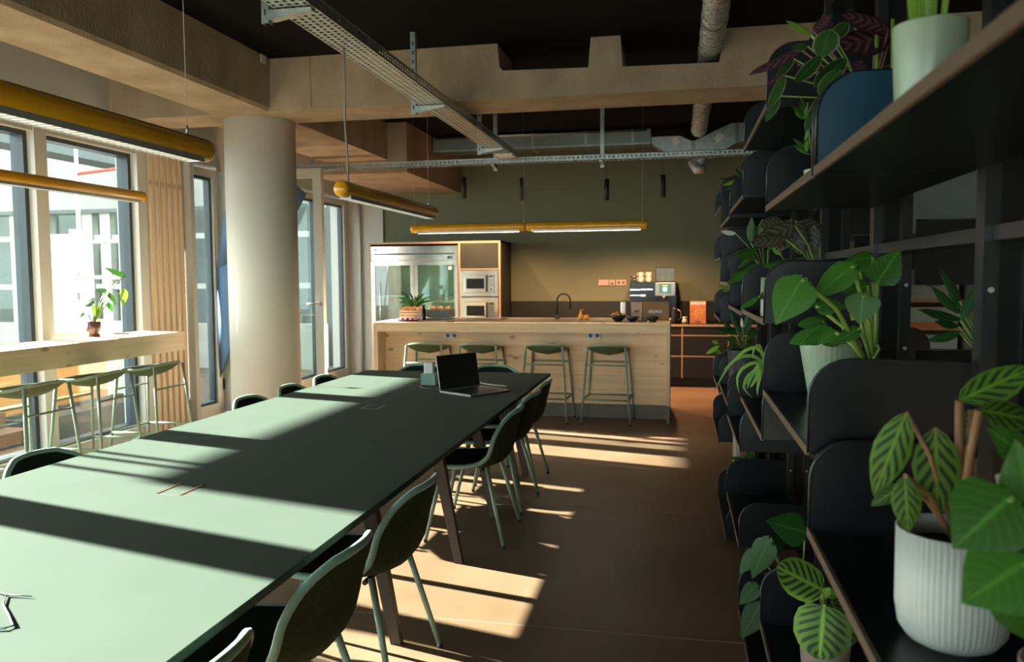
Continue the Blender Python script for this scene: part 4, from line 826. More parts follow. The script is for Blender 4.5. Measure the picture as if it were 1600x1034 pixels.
for (px, lab) in ((725, 'slim black pendant spot leftmost in front of the green wall'), (816, 'slim black pendant spot second from the left, beside the lamp wire'), (948, 'slim black pendant spot second from the right'), (1036, 'slim black pendant spot rightmost, nearest the shelving')):
    p = at(px, {725: 310, 816: 313, 948: 313, 1036: 308}[px], Y=10.95); zt = at(px, {725: 277, 816: 278, 948: 280, 1036: 273}[px], Y=10.95).z
    t = thing('pendant_spot', lab, 'lamp', (p.x, 10.95, p.z), group='black pendant spots by the kitchen')
    MB().lathe([(0.027, 0.01), (0.030, 0.0), (0.033, 0.0), (0.033, zt-p.z), (0.006, zt-p.z+0.004)], n=20, caps=False).build('cylinder', 'matte_black', t); MB().lathe([(0.001, 0.008), (0.026, 0.008)], n=16, caps=False).build('lens', 'spot_glow', t); MB().tube([(0, 0, zt-p.z), (0, 0, ZC-p.z-0.001)], 0.003, n=6).build('cord', 'matte_black', t)
    ld_ = bpy.data.lights.new('spot', 'SPOT'); ld_.energy = 85; ld_.spot_size = 2.25; ld_.spot_blend = 1.0; ld_.color = (1.0, 0.54, 0.27); ld_.shadow_soft_size = 0.03
    lo = bpy.data.objects.new('spot_light', ld_); C.objects.link(lo); lo.parent = t; lo.location = (0, 0, -0.015)

# ------------------------------------------------------------------ shelving on the right: bays of steel trays on uprights
SX0, SX1 = 0.28, 0.60
PITCH, SY = 0.95, 0.87
def plate_profile(h_, d_, r_=0.085):
    pts = [(0, 0), (d_, 0), (d_, h_)]
    for k in range(7):
        a = PI/2+k*PI/12; pts.append((r_+r_*math.cos(a), h_-r_+r_*math.sin(a)))
    return pts
PH = 0.205; DEP = SX1-SX0; LEN = PITCH-0.03
me_base = MB().box(0.004, DEP, 0.004, LEN-0.004, 0, 0.006).mesh('tray_base'); me_edge = MB().bbox(-0.004, 0.004, 0, LEN, -0.006, 0.014, 0.001).mesh('front_edge')
me_plate = MB().prism(plate_profile(PH, DEP), 0, 0, 0.004).mesh('end_plate'); me_lip = MB().box(DEP-0.004, DEP, 0.004, LEN-0.004, 0.006, 0.05).mesh('back_lip')
me_rim = MB().tube([(a, 0.002, b) for a, b in plate_profile(PH, DEP)[2:]] + [(0, 0.002, 0)], 0.0035, n=6).mesh('plate_rim')
TRAYS = {0: [0.975, 1.745], 1: [0.36, 1.145, 1.745], 2: [0.02, 0.985, 1.375, 2.08], 3: [0.30, 0.74, 1.36, 1.88], 4: [0.02, 0.80, 1.485, 1.86], 5: [0.40, 0.74, 1.23, 1.65, 2.00]}
BACK = {0: [1.25, 1.86], 1: [0.55, 1.09, 1.86], 2: [0.8, 1.5, 2.0], 3: [0.5, 1.1], 4: [1.3, 1.75], 5: [0.6, 1.4]}
BAYLAB = ['black steel shelving bay nearest the viewer, at the right edge', 'black steel shelving bay second nearest, with the pale fluted pot', 'black steel shelving bay third from the viewer, with a floor tray', 'black steel shelving bay fourth from the viewer', 'black steel shelving bay fifth, with the sunlit plant in its floor tray', 'black steel shelving bay farthest from the viewer, by the kitchen']
me_post = MB().box(-0.015, 0.015, -0.025, 0.025, 0, 2.72).mesh('upright'); me_web = MB().box(0.0, 0.05, -0.004, 0.004, 0.03, 2.70).mesh('upright_web')
me_bolt = MB().lathe([(0.006, -0.004), (0.006, 0)], n=8, axis='y').mesh('bolt')
def tray(bay, z, back=False, long=False):
    b_ = link('tray', me_base, 'shelf_black', bay)
    if long: b_.scale = (1, 1.42/LEN, 1)
    if back: b_.location = (1.06-0.62, 0.015+LEN+(0.5 if bay.location.y < 0.6 else 0), z); b_.rotation_euler = (0, 0, PI)
    else: b_.location = (SX0-0.62, 0.015, z)
    link('front_edge', me_edge, 'shelf_edge', b_)
    for y in (0.0, LEN-0.004):
        link('end_plate', me_plate, 'shelf_black', b_, loc=(0, y, 0)); link('plate_rim', me_rim, 'upright_steel', b_, loc=(0, y, 0))
    link('back_lip', me_lip, 'shelf_black', b_); return b_
for k in range(6):
    y = SY+k*PITCH-(0.5 if k == 0 else 0); bay = thing('shelving_bay', BAYLAB[k], 'shelf', (0.62, y, 0), group='bays of the black plant shelving')
    for z in TRAYS[k]: tray(bay, z, False, k == 0)
    for z in BACK[k]: tray(bay, z, True)
    for yy in ((0.0,) if k < 5 else (0.0, PITCH)):
        link('upright', me_post, 'upright_steel', bay, loc=(0.0, yy, 0)); link('upright', me_post, 'upright_steel', bay, loc=(0.085, yy, 0)); link('upright_web', me_web, 'shelf_black', bay, loc=(0.018, yy, 0))
        for z in (0.45, 0.62, 1.3, 1.5, 2.0): link('bolt', me_bolt, 'galvanised', bay, loc=(0.0, yy-0.025, z)); link('bolt', me_bolt, 'galvanised', bay, loc=(0.085, yy-0.025, z))
    for z in (0.06, 1.60, 2.66): MB().box(0.0, 0.085, 0.026, (PITCH if k else PITCH+0.5)-0.026, z, z+0.03).build('rail', 'upright_steel', bay)
mat('crate_and_reflection_blue', (0.012, 0.055, 0.095), 0.25)
bl_ = MB().prism(plate_profile(PH-0.004, DEP-0.01), 0, 0, 0.002).build('blue_reflection', 'crate_and_reflection_blue', bpy.data.objects['shelving_bay']); bl_.location = (SX0-0.62+0.005, 1.427, 1.749); bl_['label'] = 'blue reflection painted onto the top end plate'  # bluish reflection on the black plate, painted as a thin blue sheet
tag(MB().bbox(0.78, 1.02, 5.62, 5.95, 0.0, 0.24, 0.006).build('blue_crate', 'crate_and_reflection_blue'), 'blue crate on the floor behind the farthest shelving bay', 'crate')
def shelf_z(k, i): return TRAYS[k][i]+0.0062
# room behind the shelving
structure(MB().box(1.72, 4.99, 7.60, 7.72, 0, ZC-0.001).build('wall_partition', 'grey_wall'), 'blue grey partition wall seen through the shelving', 'wall')
sb = thing('sideboard', 'dark brown sideboard against the blue grey partition', 'sideboard', (1.80, 7.15, 0))
MB().box(0.56, 2.6, 0.0, 0.42, 0.08, 1.57).build('doors_carcass', 'brown_wood', sb); MB().box(0.0, 0.56, 0.40, 0.42, 0.08, 1.57).build('back_panel', 'brown_wood', sb); MB().box(0.0, 0.02, 0, 0.40, 0.0, 1.57).build('side_panel', 'brown_wood', sb); MB().box(0.5, 0.56, -0.004, 0.40, 0.0, 1.57).build('side_panel', 'plinth_grey', sb); MB().box(0.0, 2.6, -0.01, 0.43, 1.57, 1.59).build('top', 'brown_wood', sb)
for z in (0.62, 0.85, 1.08, 1.31): MB().box(0.02, 0.50, 0.01, 0.40, z, z+0.02).build('shelf', 'ply_orange', sb)
MB().box(0.6, 2.58, -0.005, 0.0, 0.10, 1.15).build('door', 'cabinet_black', sb)
for z, lab in ((1.33, 'beige fabric box on the top sideboard shelf'), (1.10, 'shaded fabric box on the middle sideboard shelf'), (0.87, 'beige fabric box on the lower sideboard shelf')):
    t = thing('storage_box', lab, 'box', (2.05, 7.19, z+0.0005), group='boxes in the brown sideboard'); MB().bbox(-0.17, 0.20, 0, 0.28, 0, 0.17, 0.006).build('box_body', 'box_linen', t); MB().box(-0.05, 0.06, -0.001, 0, 0.11, 0.14).build('hand_hole', 'socket_hole', t)
tag(MB().bbox(1.86, 2.18, 7.17, 7.175, 1.1002, 1.145, 0.002).build('folder', 'folder_orange'), 'orange folder in front of the middle fabric box', 'folder')

# ------------------------------------------------------------------ outside, beyond the windows
g = MB().box(-40, XW-0.27, -25, 40, -0.30, -0.12).build('ground', 'ground_gravel'); structure(g, 'brown gravel courtyard outside the windows', 'ground')
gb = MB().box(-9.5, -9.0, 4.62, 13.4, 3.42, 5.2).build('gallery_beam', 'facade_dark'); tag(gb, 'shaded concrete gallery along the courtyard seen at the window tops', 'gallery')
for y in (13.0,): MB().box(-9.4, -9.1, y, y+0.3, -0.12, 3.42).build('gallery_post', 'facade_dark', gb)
FY = 13.6
wg = thing('courtyard_building', 'pale concrete building wing across the courtyard', 'building', (-11, FY, -0.12))
def WX(px): return at(px, 300, Y=FY).x+11
def WZ(py): return at(100, py, Y=FY).z+0.12
MB().box(-13, 4.6, 0, 0.4, WZ(328), 6.4).build('fascia', 'facade', wg); MB().box(-13, 4.6, 0.02, 0.4, 0, WZ(505)).build('base_wall', 'facade', wg); MB().box(-13, 4.6, -0.03, 0.0, WZ(334), WZ(328)).build('drip_edge', 'facade_dark', wg)
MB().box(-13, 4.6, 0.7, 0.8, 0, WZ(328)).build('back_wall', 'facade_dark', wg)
for px in (-60, 18, 66, 132, 160, 205): MB().box(WX(px)-0.11, WX(px)+0.11, 0.03, 0.2, WZ(505), WZ(330)).build('window_post', 'outer_frame', wg)
for py in (372, 448): MB().box(-13, 4.6, 0.06, 0.14, WZ(py)-0.05, WZ(py)+0.05).build('window_rail', 'outer_frame', wg)
for a_, b_ in ((-60, 18), (18, 66), (66, 132), (132, 160), (160, 205)): MB().box(WX(a_)+0.12, WX(b_)-0.12, 0.15, 0.16, WZ(504), WZ(331)).build('pane', 'pane_glass', wg)
pw_ = at(96, 440, Y=10.6); tag(MB().bbox(at(76, 440, Y=10.6).x, at(117, 440, Y=10.6).x, 10.6, 10.9, -0.12, at(96, 366, Y=10.6).z, 0.02).build('white_pier', 'white_sheet'), 'bright white pier in the courtyard behind the bar plant', 'pier')
sc = thing('scaffold', 'steel scaffold frames with red couplers outside the right window', 'scaffold', (0, 9.4, -0.12)); SYc = 9.4
def sp(px, py): p = at(px, py, Y=SYc); return Vector((p.x, 0, p.z+0.12))
for px in (118, 196):
    a_ = sp(px, 230); MB().tube([(a_.x, 0, 0), (a_.x, 0, 4.6)], 0.026, n=10).build('standard', 'scaffold_steel', sc)
MB().tube([Vector((sp(192, 260).x, -0.05, sp(192, 330).z)), Vector((sp(192, 260).x, -0.05, sp(192, 258).z))], 0.03, n=10).build('red_sleeve', 'scaffold_red', sc)
for py in (379, 434): MB().tube([sp(118, py), sp(197, py-2)], 0.024, n=8).build('ledger', 'scaffold_steel', sc)
MB().tube([sp(142, 379), sp(142, 425), sp(148, 434), sp(190, 434), sp(197, 428), sp(197, 380)], 0.02, n=8).build('guard_frame', 'scaffold_steel', sc)
for px, py in ((118, 364), (118, 430), (118, 462)): MB().bbox(sp(px, py).x-0.06, sp(px, py).x+0.07, -0.05, 0.05, sp(px, py).z-0.05, sp(px, py).z+0.05, 0.01).build('coupler', 'galvanised', sc)
MB().tube([sp(120, 272), sp(194, 262)], 0.02, n=8).build('brace', 'scaffold_red', sc)
s2 = thing('scaffold', 'bare scaffold poles added unseen left of the frame to cast thin shadows on the table', 'scaffold', (-6.6, 4.2, -0.12))  # poles added out of view for the thin shadow lines they throw
for y in (-0.24, -0.07, 0.02): MB().tube([(0, y, 0), (0, y, 4.4)], 0.020, n=10).build('standard', 'scaffold_steel', s2)
MB().tube([(0.02, 0.02, 0.9), (0.02, 0.75, 3.6)], 0.016, n=8).build('brace', 'scaffold_steel', s2); MB().tube([(-0.02, 0.9, 0.9), (-0.02, 0.1, 3.4)], 0.016, n=8).build('brace', 'scaffold_steel', s2)
MB().tube([(0, -0.3, 0.6), (0, 1.2, 0.6)], 0.02, n=8).build('ledger', 'scaffold_steel', s2); MB().tube([(0, 1.15, 0), (0, 1.15, 1.6)], 0.02, n=8).build('standard', 'scaffold_steel', s2)
pe = thing('plywood_planter', 'orange plywood planter outside under the window bar', 'planter', (-6.9, 8.05, -0.12))
for z in (0, 0.34, 0.68): MB().box(0, 0.05, -1.8, 0.55, z+0.01, z+0.33).build('board', 'ply_orange', pe); MB().box(-0.9, 0.0, 0.5, 0.55, z+0.01, z+0.33).build('board', 'ply_orange', pe); MB().box(-0.9, 0.0, -1.8, -1.75, z+0.01, z+0.33).build('board', 'ply_orange', pe)
MB().box(-0.9, 0, -1.75, 0.5, 0.85, 0.93).build('soil', 'soil', pe)
gp = thing('concrete_planter', 'long grey concrete planter trough outside the right window', 'planter', (-6.15, 7.25, -0.12)); MB().box(0, 0.05, -0.6, 1.6, 0, 0.29).box(-0.5, -0.45, -0.6, 1.6, 0, 0.29).box(-0.45, 0, -0.6, -0.55, 0, 0.29).box(-0.45, 0, 1.55, 1.6, 0, 0.29).build('trough', 'planter_grey', gp); MB().box(-0.45, 0.0, -0.55, 1.55, 0.05, 0.25).build('soil', 'ground_gravel', gp)
stp = thing('timber_steps', 'weathered timber steps beside the concrete trough outside', 'steps', (-5.70, 5.60, -0.12))
for k in range(3): MB().box(-0.3-k*0.3, -k*0.3, 0, 0.9, k*0.14, k*0.14+0.12).build('step', 'brown_wood', stp)
wp = at(187, 572, X=-7.3); tag(MB().bbox(-7.6, -7.3, 9.15, 9.72, -0.12, 0.98, 0.02).build('white_container', 'white_sheet'), 'white container outside behind the right stool', 'container')
rr = random.Random(11)
def tree(label, x, y, h_, r_, n):
    t = thing('courtyard_tree', label, 'tree', (x, y, -0.12), group='trees beyond the courtyard')
    MB().tube([(0, 0, 0), (0.05, 0, h_*0.4), (0, 0.05, h_*0.75)], [0.12, 0.09, 0.04], n=8).build('trunk', 'stem_brown', t)
    c_ = MB(); V = []; F = []
    for i in range(n):
        a = rr.uniform(0, 2*PI); e_ = rr.uniform(-0.9, 1.4); q = r_*rr.uniform(0.45, 1.0); p = Vector((q*math.cos(a)*math.cos(e_), q*math.sin(a)*math.cos(e_), h_*0.72+q*math.sin(e_)))
        u = Vector((rr.gauss(0, 1), rr.gauss(0, 1), rr.gauss(0, 1))).normalized()*rr.uniform(0.08, 0.16); v = Vector((rr.gauss(0, 1), rr.gauss(0, 1), rr.gauss(0, 1))).normalized()*0.07
        o_ = len(V); V += [p-u, p+v, p+u, p-v]; F.append((o_, o_+1, o_+2, o_+3))
    c_._add(V, F); o = c_.build('crown', 'hedge', t); o['kind'] = 'stuff'
tree('leafy tree outside beyond the open door', -8.2, 20.5, 5.0, 2.0, 2200); tree('leafy tree outside left of the doors', -14.0, 19.0, 4.2, 1.8, 1800)
# blue cloth by the open door
fb = MB(); A = [(341, 420), (352, 330), (400, 262), (457, 283), (478, 303), (457, 345), (420, 430), (372, 520), (344, 594)]
pts = [at(px, py, Y=8.30) for px, py in A]; cxx = sum(p.x for p in pts)/len(pts); czz = sum(p.z for p in pts)/len(pts)
N_ = len(pts); rows = []
for s_ in range(6):
    k = s_/5; rows.append([Vector((lerp(cxx, pts[i % N_].x, k), 8.30+0.018*math.sin(9*lerp(cxx, pts[i % N_].x, k)), lerp(czz, pts[i % N_].z, k))) for i in range(N_+1)])
fbo = fb.grid(rows).build('blue_flag', 'fabric_blue'); sol = fbo.modifiers.new('thickness', 'SOLIDIFY'); sol.thickness = 0.004; tag(fbo, 'blue cloth flag hanging at the open glass door behind the column', 'flag')

# ------------------------------------------------------------------ plants
def leaf_mesh(kind, droop=0.12, fold=0.10, rows=9, cols=7, wav=0.0):
    """unit leaf: stalk end at the origin, tip at (0,1,0), face +z, full width 1 (scaled in x)"""
    prof = {'heart': [(0, 0.30), (0.03, 0.62), (0.12, 0.90), (0.26, 1.0), (0.45, 0.90), (0.65, 0.64), (0.82, 0.34), (0.93, 0.14), (1, 0.0)],
            'oval': [(0, 0.06), (0.06, 0.42), (0.2, 0.82), (0.42, 1.0), (0.62, 0.94), (0.8, 0.66), (0.91, 0.36), (0.97, 0.15), (1, 0.0)],
            'lance': [(0, 0.05), (0.08, 0.45), (0.22, 0.80), (0.42, 1.0), (0.62, 0.88), (0.8, 0.54), (0.91, 0.26), (0.97, 0.1), (1, 0.0)],
            'round': [(0, 0.25), (0.03, 0.55), (0.14, 0.86), (0.35, 1.0), (0.6, 0.98), (0.8, 0.76), (0.92, 0.46), (0.98, 0.2), (1, 0.0)]}[kind]
    P = []; U = []
    for (t, w_) in prof:
        r_ = []; u_ = []
        for k in range(cols):
            u = -1+2*k/(cols-1); x = u*0.5*w_; back = 0.0
            if kind in ('heart', 'round') and t < 0.15: back = -0.10*(1-t/0.15)*math.sin(min(1, abs(u)*1.1)*PI) if kind == 'heart' else 0
            z = fold*abs(u)*w_*0.5*(1 if abs(u) < 0.6 else 1) - 0.10*(u*w_)**2 - droop*(t**1.6) + wav*math.sin(t*26)*abs(u)
            r_.append((x, t+back, z+droop*0.15*t)); u_.append(((u+1)/2, t))
        P.append(r_); U.append(u_)
    return MB().grid(P, U).mesh('leaf')
LM = {}
def lm(kind, material, droop=0.15, fold=0.12, wav=0.0):
    key = (kind, material, droop, fold, wav)
    if key not in LM: LM[key] = leaf_mesh(kind, droop, fold, wav=wav); LM[key].materials.append(M[material])
    return LM[key]
def leaf_at(t, base, tip, wid, kind, material, face=None, droop=0.15, fold=0.12, wav=0.0, name='leaf'):
    """base and tip in world space; wid in metres; leaf becomes a child of t"""
    o0 = Vector(t.location); y = (tip-base); L_ = y.length; y.normalize()
    f_ = Vector(face) if face is not None else Vector((-0.25, -0.75, 0.6))
    z = f_-y*f_.dot(y); z.normalize(); x = y.cross(z)
    m_ = Matrix(((x.x*wid, y.x*L_, z.x*L_, base.x-o0.x), (x.y*wid, y.y*L_, z.y*L_, base.y-o0.y), (x.z*wid, y.z*L_, z.z*L_, base.z-o0.z), (0, 0, 0, 1)))
    o = bpy.data.objects.new(name, lm(kind, material, droop, fold, wav)); C.objects.link(o); o.parent = t; o.matrix_local = m_; return o
def stem(t, pts, r_=0.004, mt_='stem_green'):
    o0 = Vector(t.location); MB().tube([Vector(p)-o0 for p in pts], r_, n=6).build('stem', mt_, t)
def pot(t, r0, r1, h_, mt_, flute=0, foot=False, saucer=False, round_=False):
    if round_: prof = [(r0*0.62, 0), (r0*0.80, 0.008), (r0*0.94, h_*0.14), (r0, h_*0.32), (r1, h_), (r1*0.955, h_), (r1*0.93, h_*0.80)]
    elif foot: prof = [(r0, 0), (r0*1.02, h_*0.04), (r0*0.86, h_*0.20), (r0*0.86, h_*0.30), (r1*0.95, h_*0.42), (r1, h_), (r1*0.92, h_), (r1*0.90, h_*0.8)]
    else: prof = [(r0, 0), (r0*1.02, 0.004), (r1, h_*0.985), (r1, h_), (r1*0.94, h_), (r1*0.92, h_*0.84)]
    MB().lathe(prof, n=max(28, flute*4) if flute else 30, caps=False, flute=0.008 if flute else 0, nfl=flute).lathe([(0.001, 0), (prof[0][0], 0)], n=28, caps=False).build('pot', mt_, t)
    MB().lathe([(0.001, h_*0.86), (r1*0.93, h_*0.83)], n=20, caps=False).build('soil', 'soil', t)
def plant(label, loc, name='potted_plant', group=None, rz=0): return thing(name, label, 'plant', loc, 0, group)
GS = 'potted plants on the black shelving'
def leaves(t, Y, lst, kind, material, root=None, stem_mt='stem_green', sr=0.003, face=None, droop=0.15, dY=0.0, jit=0.03, fold=0.12, wav=0.0):
    """list of (base px, base py, tip px, tip py, width px[, depth shift])"""
    for e in lst:
        bx, by, tx, ty, w_ = e[:5]; d = e[5] if len(e) > 5 else random.uniform(-jit, jit)
        b_ = at(bx, by, Y=Y+d); p = at(tx, ty, Y=Y+d+dY-0.10*(b_-at(tx, ty, Y=Y+d)).length)
        leaf_at(t, b_, p, w_*(Y+d)/FPX*1.05, kind, material, face, droop, fold, wav)
        if root is not None:
            r_ = Vector(root); mid = r_.lerp(b_, 0.55)+Vector((0, 0, 0.12*(b_-r_).length)); stem(t, [r_, mid, b_], sr, stem_mt)
# big white ribbed pot, near tray
z = shelf_z(0, 0); t = plant('plant with dark blotched leaves in a large white ribbed pot', (0.405, 1.285, z), group=GS); pot(t, 0.078, 0.0785, 0.172, 'pot_white', flute=60, round_=True); rt = (0.41, 1.285, z+0.145)
leaves(t, 1.27, [(1416, 645, 1364, 776, 50, -0.02), (1462, 668, 1465, 812, 62, 0.0), (1414, 743, 1419, 835, 40, -0.05), (1413, 757, 1361, 790, 24, -0.03)], 'lance', 'leaf_lance', rt, 'stem_brown', 0.0035, face=(-0.25, -0.95, 0.15), wav=0.012)
leaves(t, 1.25, [(1499, 626, 1618, 566, 52, 0.02), (1530, 640, 1625, 655, 50, -0.02), (1520, 640, 1500, 700, 30, 0.03)], 'lance', 'leaf_lance', rt, 'stem_brown', 0.006, face=(-0.25, -0.75, 0.6), wav=0.012)
# nearest heart-leaved plant at the frame edge
t = plant('glossy heart leaved plant in a taupe pot at the right edge of the frame', (0.455, 1.005, z), group=GS); pot(t, 0.050, 0.062, 0.10, 'pot_taupe', flute=40); rt = (0.455, 1.005, z+0.09)
leaves(t, 0.97, [(1578, 778, 1487, 854, 118, -0.03), (1555, 840, 1640, 975, 105, 0.0), (1600, 880, 1502, 940, 118, -0.05), (1608, 716, 1548, 668, 50, 0.04), (1612, 790, 1590, 690, 70, 0.02), (1640, 860, 1700, 960, 120, 0.02), (1640, 720, 1720, 650, 100, 0.05), (1600, 930, 1620, 1010, 90, -0.06)], 'heart', 'leaf_green', rt, sr=0.004, face=(-0.2, -0.8, 0.55))
leaves(t, 1.06, [(1590, 765, 1558, 742, 26, 0.0)], 'oval', 'petal_white', rt)
# fluted sage pot on the second bay
z = shelf_z(1, 1); t = plant('low dark leafy plant in a pale sage fluted pot', (0.452, 2.57, z), group=GS); pot(t, 0.058, 0.090, 0.183, 'pot_sage', flute=36); rt = (0.455, 2.57, z+0.16)
leaves(t, 2.50, [(1298, 512, 1233, 532, 30, -0.02), (1292, 520, 1258, 535, 22, -0.06), (1315, 524, 1285, 536, 24, -0.04), (1285, 500, 1246, 506, 22, 0.02), (1322, 515, 1338, 540, 26, 0.0), (1290, 515, 1270, 494, 22, 0.04)], 'oval', 'leaf_feather', rt)
# heart plant behind the end plate
t = plant('tall heart leaved plant with lime stems on the second shelving bay', (0.475, 2.12, z), group=GS); pot(t, 0.060, 0.078, 0.155, 'pot_black'); rt = (0.478, 2.12, z+0.13)
leaves(t, 2.10, [(1253, 437, 1209, 505, 64, -0.10), (1332, 415, 1266, 466, 42, -0.04), (1371, 441, 1405, 388, 47, 0.02), (1349, 460, 1342, 507, 48, -0.06), (1275, 477, 1325, 478, 28, 0.0), (1356, 446, 1316, 454, 26, 0.06), (1341, 513, 1302, 536, 22, -0.03), (1306, 519, 1279, 534, 24, 0.04), (1364, 402, 1318, 407, 24, 0.08), (1345, 425, 1385, 408, 26, 0.10)], 'heart', 'leaf_green', rt, sr=0.0055, face=(-0.3, -0.85, 0.35))
leaves(t, 2.16, [(1350, 470, 1330, 500, 34, 0.0), (1330, 470, 1352, 488, 26, 0.05)], 'heart', 'leaf_lime', rt, sr=0.005, face=(-0.2, -0.8, 0.3))
stem(t, [rt, at(1365, 560, Y=2.1), at(1374, 545, Y=2.1), at(1370, 538, Y=2.1)], 0.004)
# third bay: feather calathea, dark calathea, sage beakers
z = shelf_z(2, 2); t = plant('plant with long feathered green leaves in a white pot', (0.40, 3.15, z), group=GS); pot(t, 0.05, 0.062, 0.15, 'pot_white'); rt = (0.40, 3.15, z+0.13)
leaves(t, 2.95, [(1288, 416, 1191, 411, 32, -0.02), (1264, 437, 1180, 463, 34, -0.03), (1186, 464, 1155, 481, 12, -0.05), (1250, 432, 1212, 428, 18, 0.04), (1270, 445, 1232, 470, 26, 0.05)], 'lance', 'leaf_feather', rt, face=(-0.2, -0.75, 0.65), droop=0.1)
leaves(t, 2.95, [(1220, 398, 1207, 386, 8, 0.0)], 'lance', 'leaf_lime', rt)
t = plant('dark silvery leaved plant under the upper tray of the third bay', (0.50, 2.96, z), group=GS); pot(t, 0.045, 0.055, 0.12, 'pot_black'); rt = (0.50, 2.96, z+0.10)
leaves(t, 2.92, [(1242, 352, 1176, 380, 34, -0.05), (1236, 343, 1214, 392, 34, 0.0), (1243, 345, 1251, 398, 30, 0.02), (1272, 352, 1264, 398, 26, 0.04), (1228, 374, 1177, 374, 20, -0.08), (1250, 345, 1290, 372, 30, 0.05), (1222, 345, 1188, 352, 24, 0.06)], 'oval', 'leaf_dark', rt, 'stem_green', 0.003, face=(-0.2, -0.85, 0.4))
t = thing('beaker', 'pale sage ribbed glass beaker at the edge of the third bay', 'beaker', (0.326, 3.03, z)); MB().lathe([(0.032, 0), (0.034, 0.004), (0.034, 0.145), (0.030, 0.145), (0.029, 0.01), (0.001, 0.008)], n=40, flute=0.02, nfl=20, caps=False).build('wall', 'pot_sage', t); MB().lathe([(0.001, 0), (0.033, 0)], n=20, caps=False).build('foot', 'pot_sage', t)
# peace lily, fourth bay
z = shelf_z(3, 2); t = plant('peace lily with white blooms on the fourth bay', (0.43, 4.20, z), group=GS); pot(t, 0.06, 0.075, 0.15, 'pot_black'); rt = (0.43, 4.2, z+0.13)
leaves(t, 4.10, [(1173, 379, 1174, 339, 13), (1190, 377, 1191, 342, 15), (1186, 388, 1140, 401, 14), (1190, 412, 1134, 441, 20), (1176, 398, 1150, 420, 11), (1184, 424, 1142, 428, 14), (1180, 405, 1152, 396, 12), (1195, 420, 1168, 446, 14), (1200, 390, 1215, 372, 14)], 'lance', 'leaf_green', rt, face=(-0.2, -0.7, 0.7), droop=0.1)
leaves(t, 4.05, [(1150, 365, 1127, 360, 9), (1205, 368, 1197, 350, 10)], 'oval', 'petal_white', rt)
# leafy plant and trailing bits, fifth bay
z = shelf_z(4, 1); t = plant('upright dark leafy plant in a black pot beside the drawers', (0.41, 5.20, z), group=GS); pot(t, 0.085, 0.105, 0.27, 'pot_black'); rt = (0.41, 5.2, z+0.24)
leaves(t, 5.12, [(1158, 520, 1140, 487, 9), (1158, 519, 1119, 512, 11), (1162, 522, 1175, 494, 10), (1150, 528, 1132, 528, 9), (1166, 530, 1186, 512, 11), (1150, 535, 1136, 545, 10), (1165, 528, 1178, 536, 11), (1158, 528, 1150, 500, 9), (1168, 520, 1166, 490, 9), (1146, 520, 1130, 500, 8)], 'lance', 'leaf_deep', rt, sr=0.003)
leaves(t, 5.0, [(1124, 540, 1102, 552, 9, -0.1), (1122, 536, 1112, 532, 8, -0.1), (1126, 552, 1118, 546, 8, -0.1)], 'lance', 'leaf_lime', rt, sr=0.002)
leaves(t, 5.05, [(1160, 512, 1158, 496, 4)], 'lance', 'petal_white', rt)
# spider plant, third bay
z = shelf_z(2, 1); t = plant('spider plant with long arching blades on the third bay', (0.365, 2.98, z), group=GS); pot(t, 0.045, 0.062, 0.135, 'pot_sage'); rt = Vector((0.365, 2.98, z+0.12))
def blade(t, pts, w_, material):
    P = [Vector(p) for p in pts]; n = 12; L_ = []
    for i in range(n+1):
        s_ = i/n; k = min(int(s_*(len(P)-1)), len(P)-2); u = s_*(len(P)-1)-k; p0 = P[max(k-1, 0)]; p1 = P[k]; p2 = P[k+1]; p3 = P[min(k+2, len(P)-1)]
        L_.append(0.5*((2*p1)+(p2-p0)*u+(2*p0-5*p1+4*p2-p3)*u*u+(3*p1-p0-3*p2+p3)*u**3))
    o0 = Vector(t.location); rows = []; uv = []
    for i, p in enumerate(L_):
        d = (L_[min(i+1, n)]-L_[max(i-1, 0)]).normalized(); sd_ = d.cross(Vector((-0.2, -0.9, 0.3))).normalized(); k = w_*(0.75+0.25*math.sin(i/n*PI))*(1-(i/n)**4)*0.5
        rows.append([p-sd_*k-o0, p+Vector((0, 0, -k*0.5))-o0, p+sd_*k-o0]); uv.append([(0, i/n), (0.5, i/n), (1, i/n)])
    MB().grid(rows, uv).build('leaf', material, t)
for pts in ([(1190, 565), (1165, 556), (1140, 570), (1113, 616)], [(1190, 550), (1168, 546), (1150, 560), (1128, 580)], [(1190, 570), (1165, 572), (1152, 590), (1155, 616)], [(1192, 575), (1172, 590), (1162, 605), (1177, 623)], [(1190, 572), (1176, 585), (1170, 598), (1168, 607)], [(1192, 575), (1182, 590), (1176, 600), (1172, 606)], [(1194, 575), (1187, 590), (1184, 605), (1183, 618)], [(1192, 555), (1186, 540), (1178, 545), (1176, 560)], [(1200, 570), (1210, 560), (1222, 575), (1228, 600)], [(1195, 570), (1200, 548), (1215, 540), (1230, 555)], [(1192, 572), (1178, 580), (1166, 590), (1160, 605)]):
    Yb = 2.93+random.uniform(-0.06, 0.03); blade(t, [rt]+[at(px, py, Y=Yb) for px, py in pts], 0.013, 'leaf_grass')
# sunlit plant in the floor tray
z = shelf_z(4, 0); t = plant('small sunlit plant in a pink pot in the floor tray', (0.465, 5.12, z), group=GS); pot(t, 0.05, 0.066, 0.155, 'box_pink', round_=False); rt = (0.465, 5.12, z+0.14)
leaves(t, 5.05, [(1176, 733, 1168, 704, 22), (1163, 719, 1139, 713, 8), (1164, 731, 1142, 731, 11), (1172, 733, 1157, 754, 13), (1180, 744, 1192, 752, 12), (1172, 742, 1184, 760, 10), (1178, 748, 1166, 760, 10)], 'heart', 'leaf_green', rt, sr=0.004)
leaves(t, 5.0, [(1166, 729, 1143, 733, 10)], 'heart', 'leaf_lime', rt)
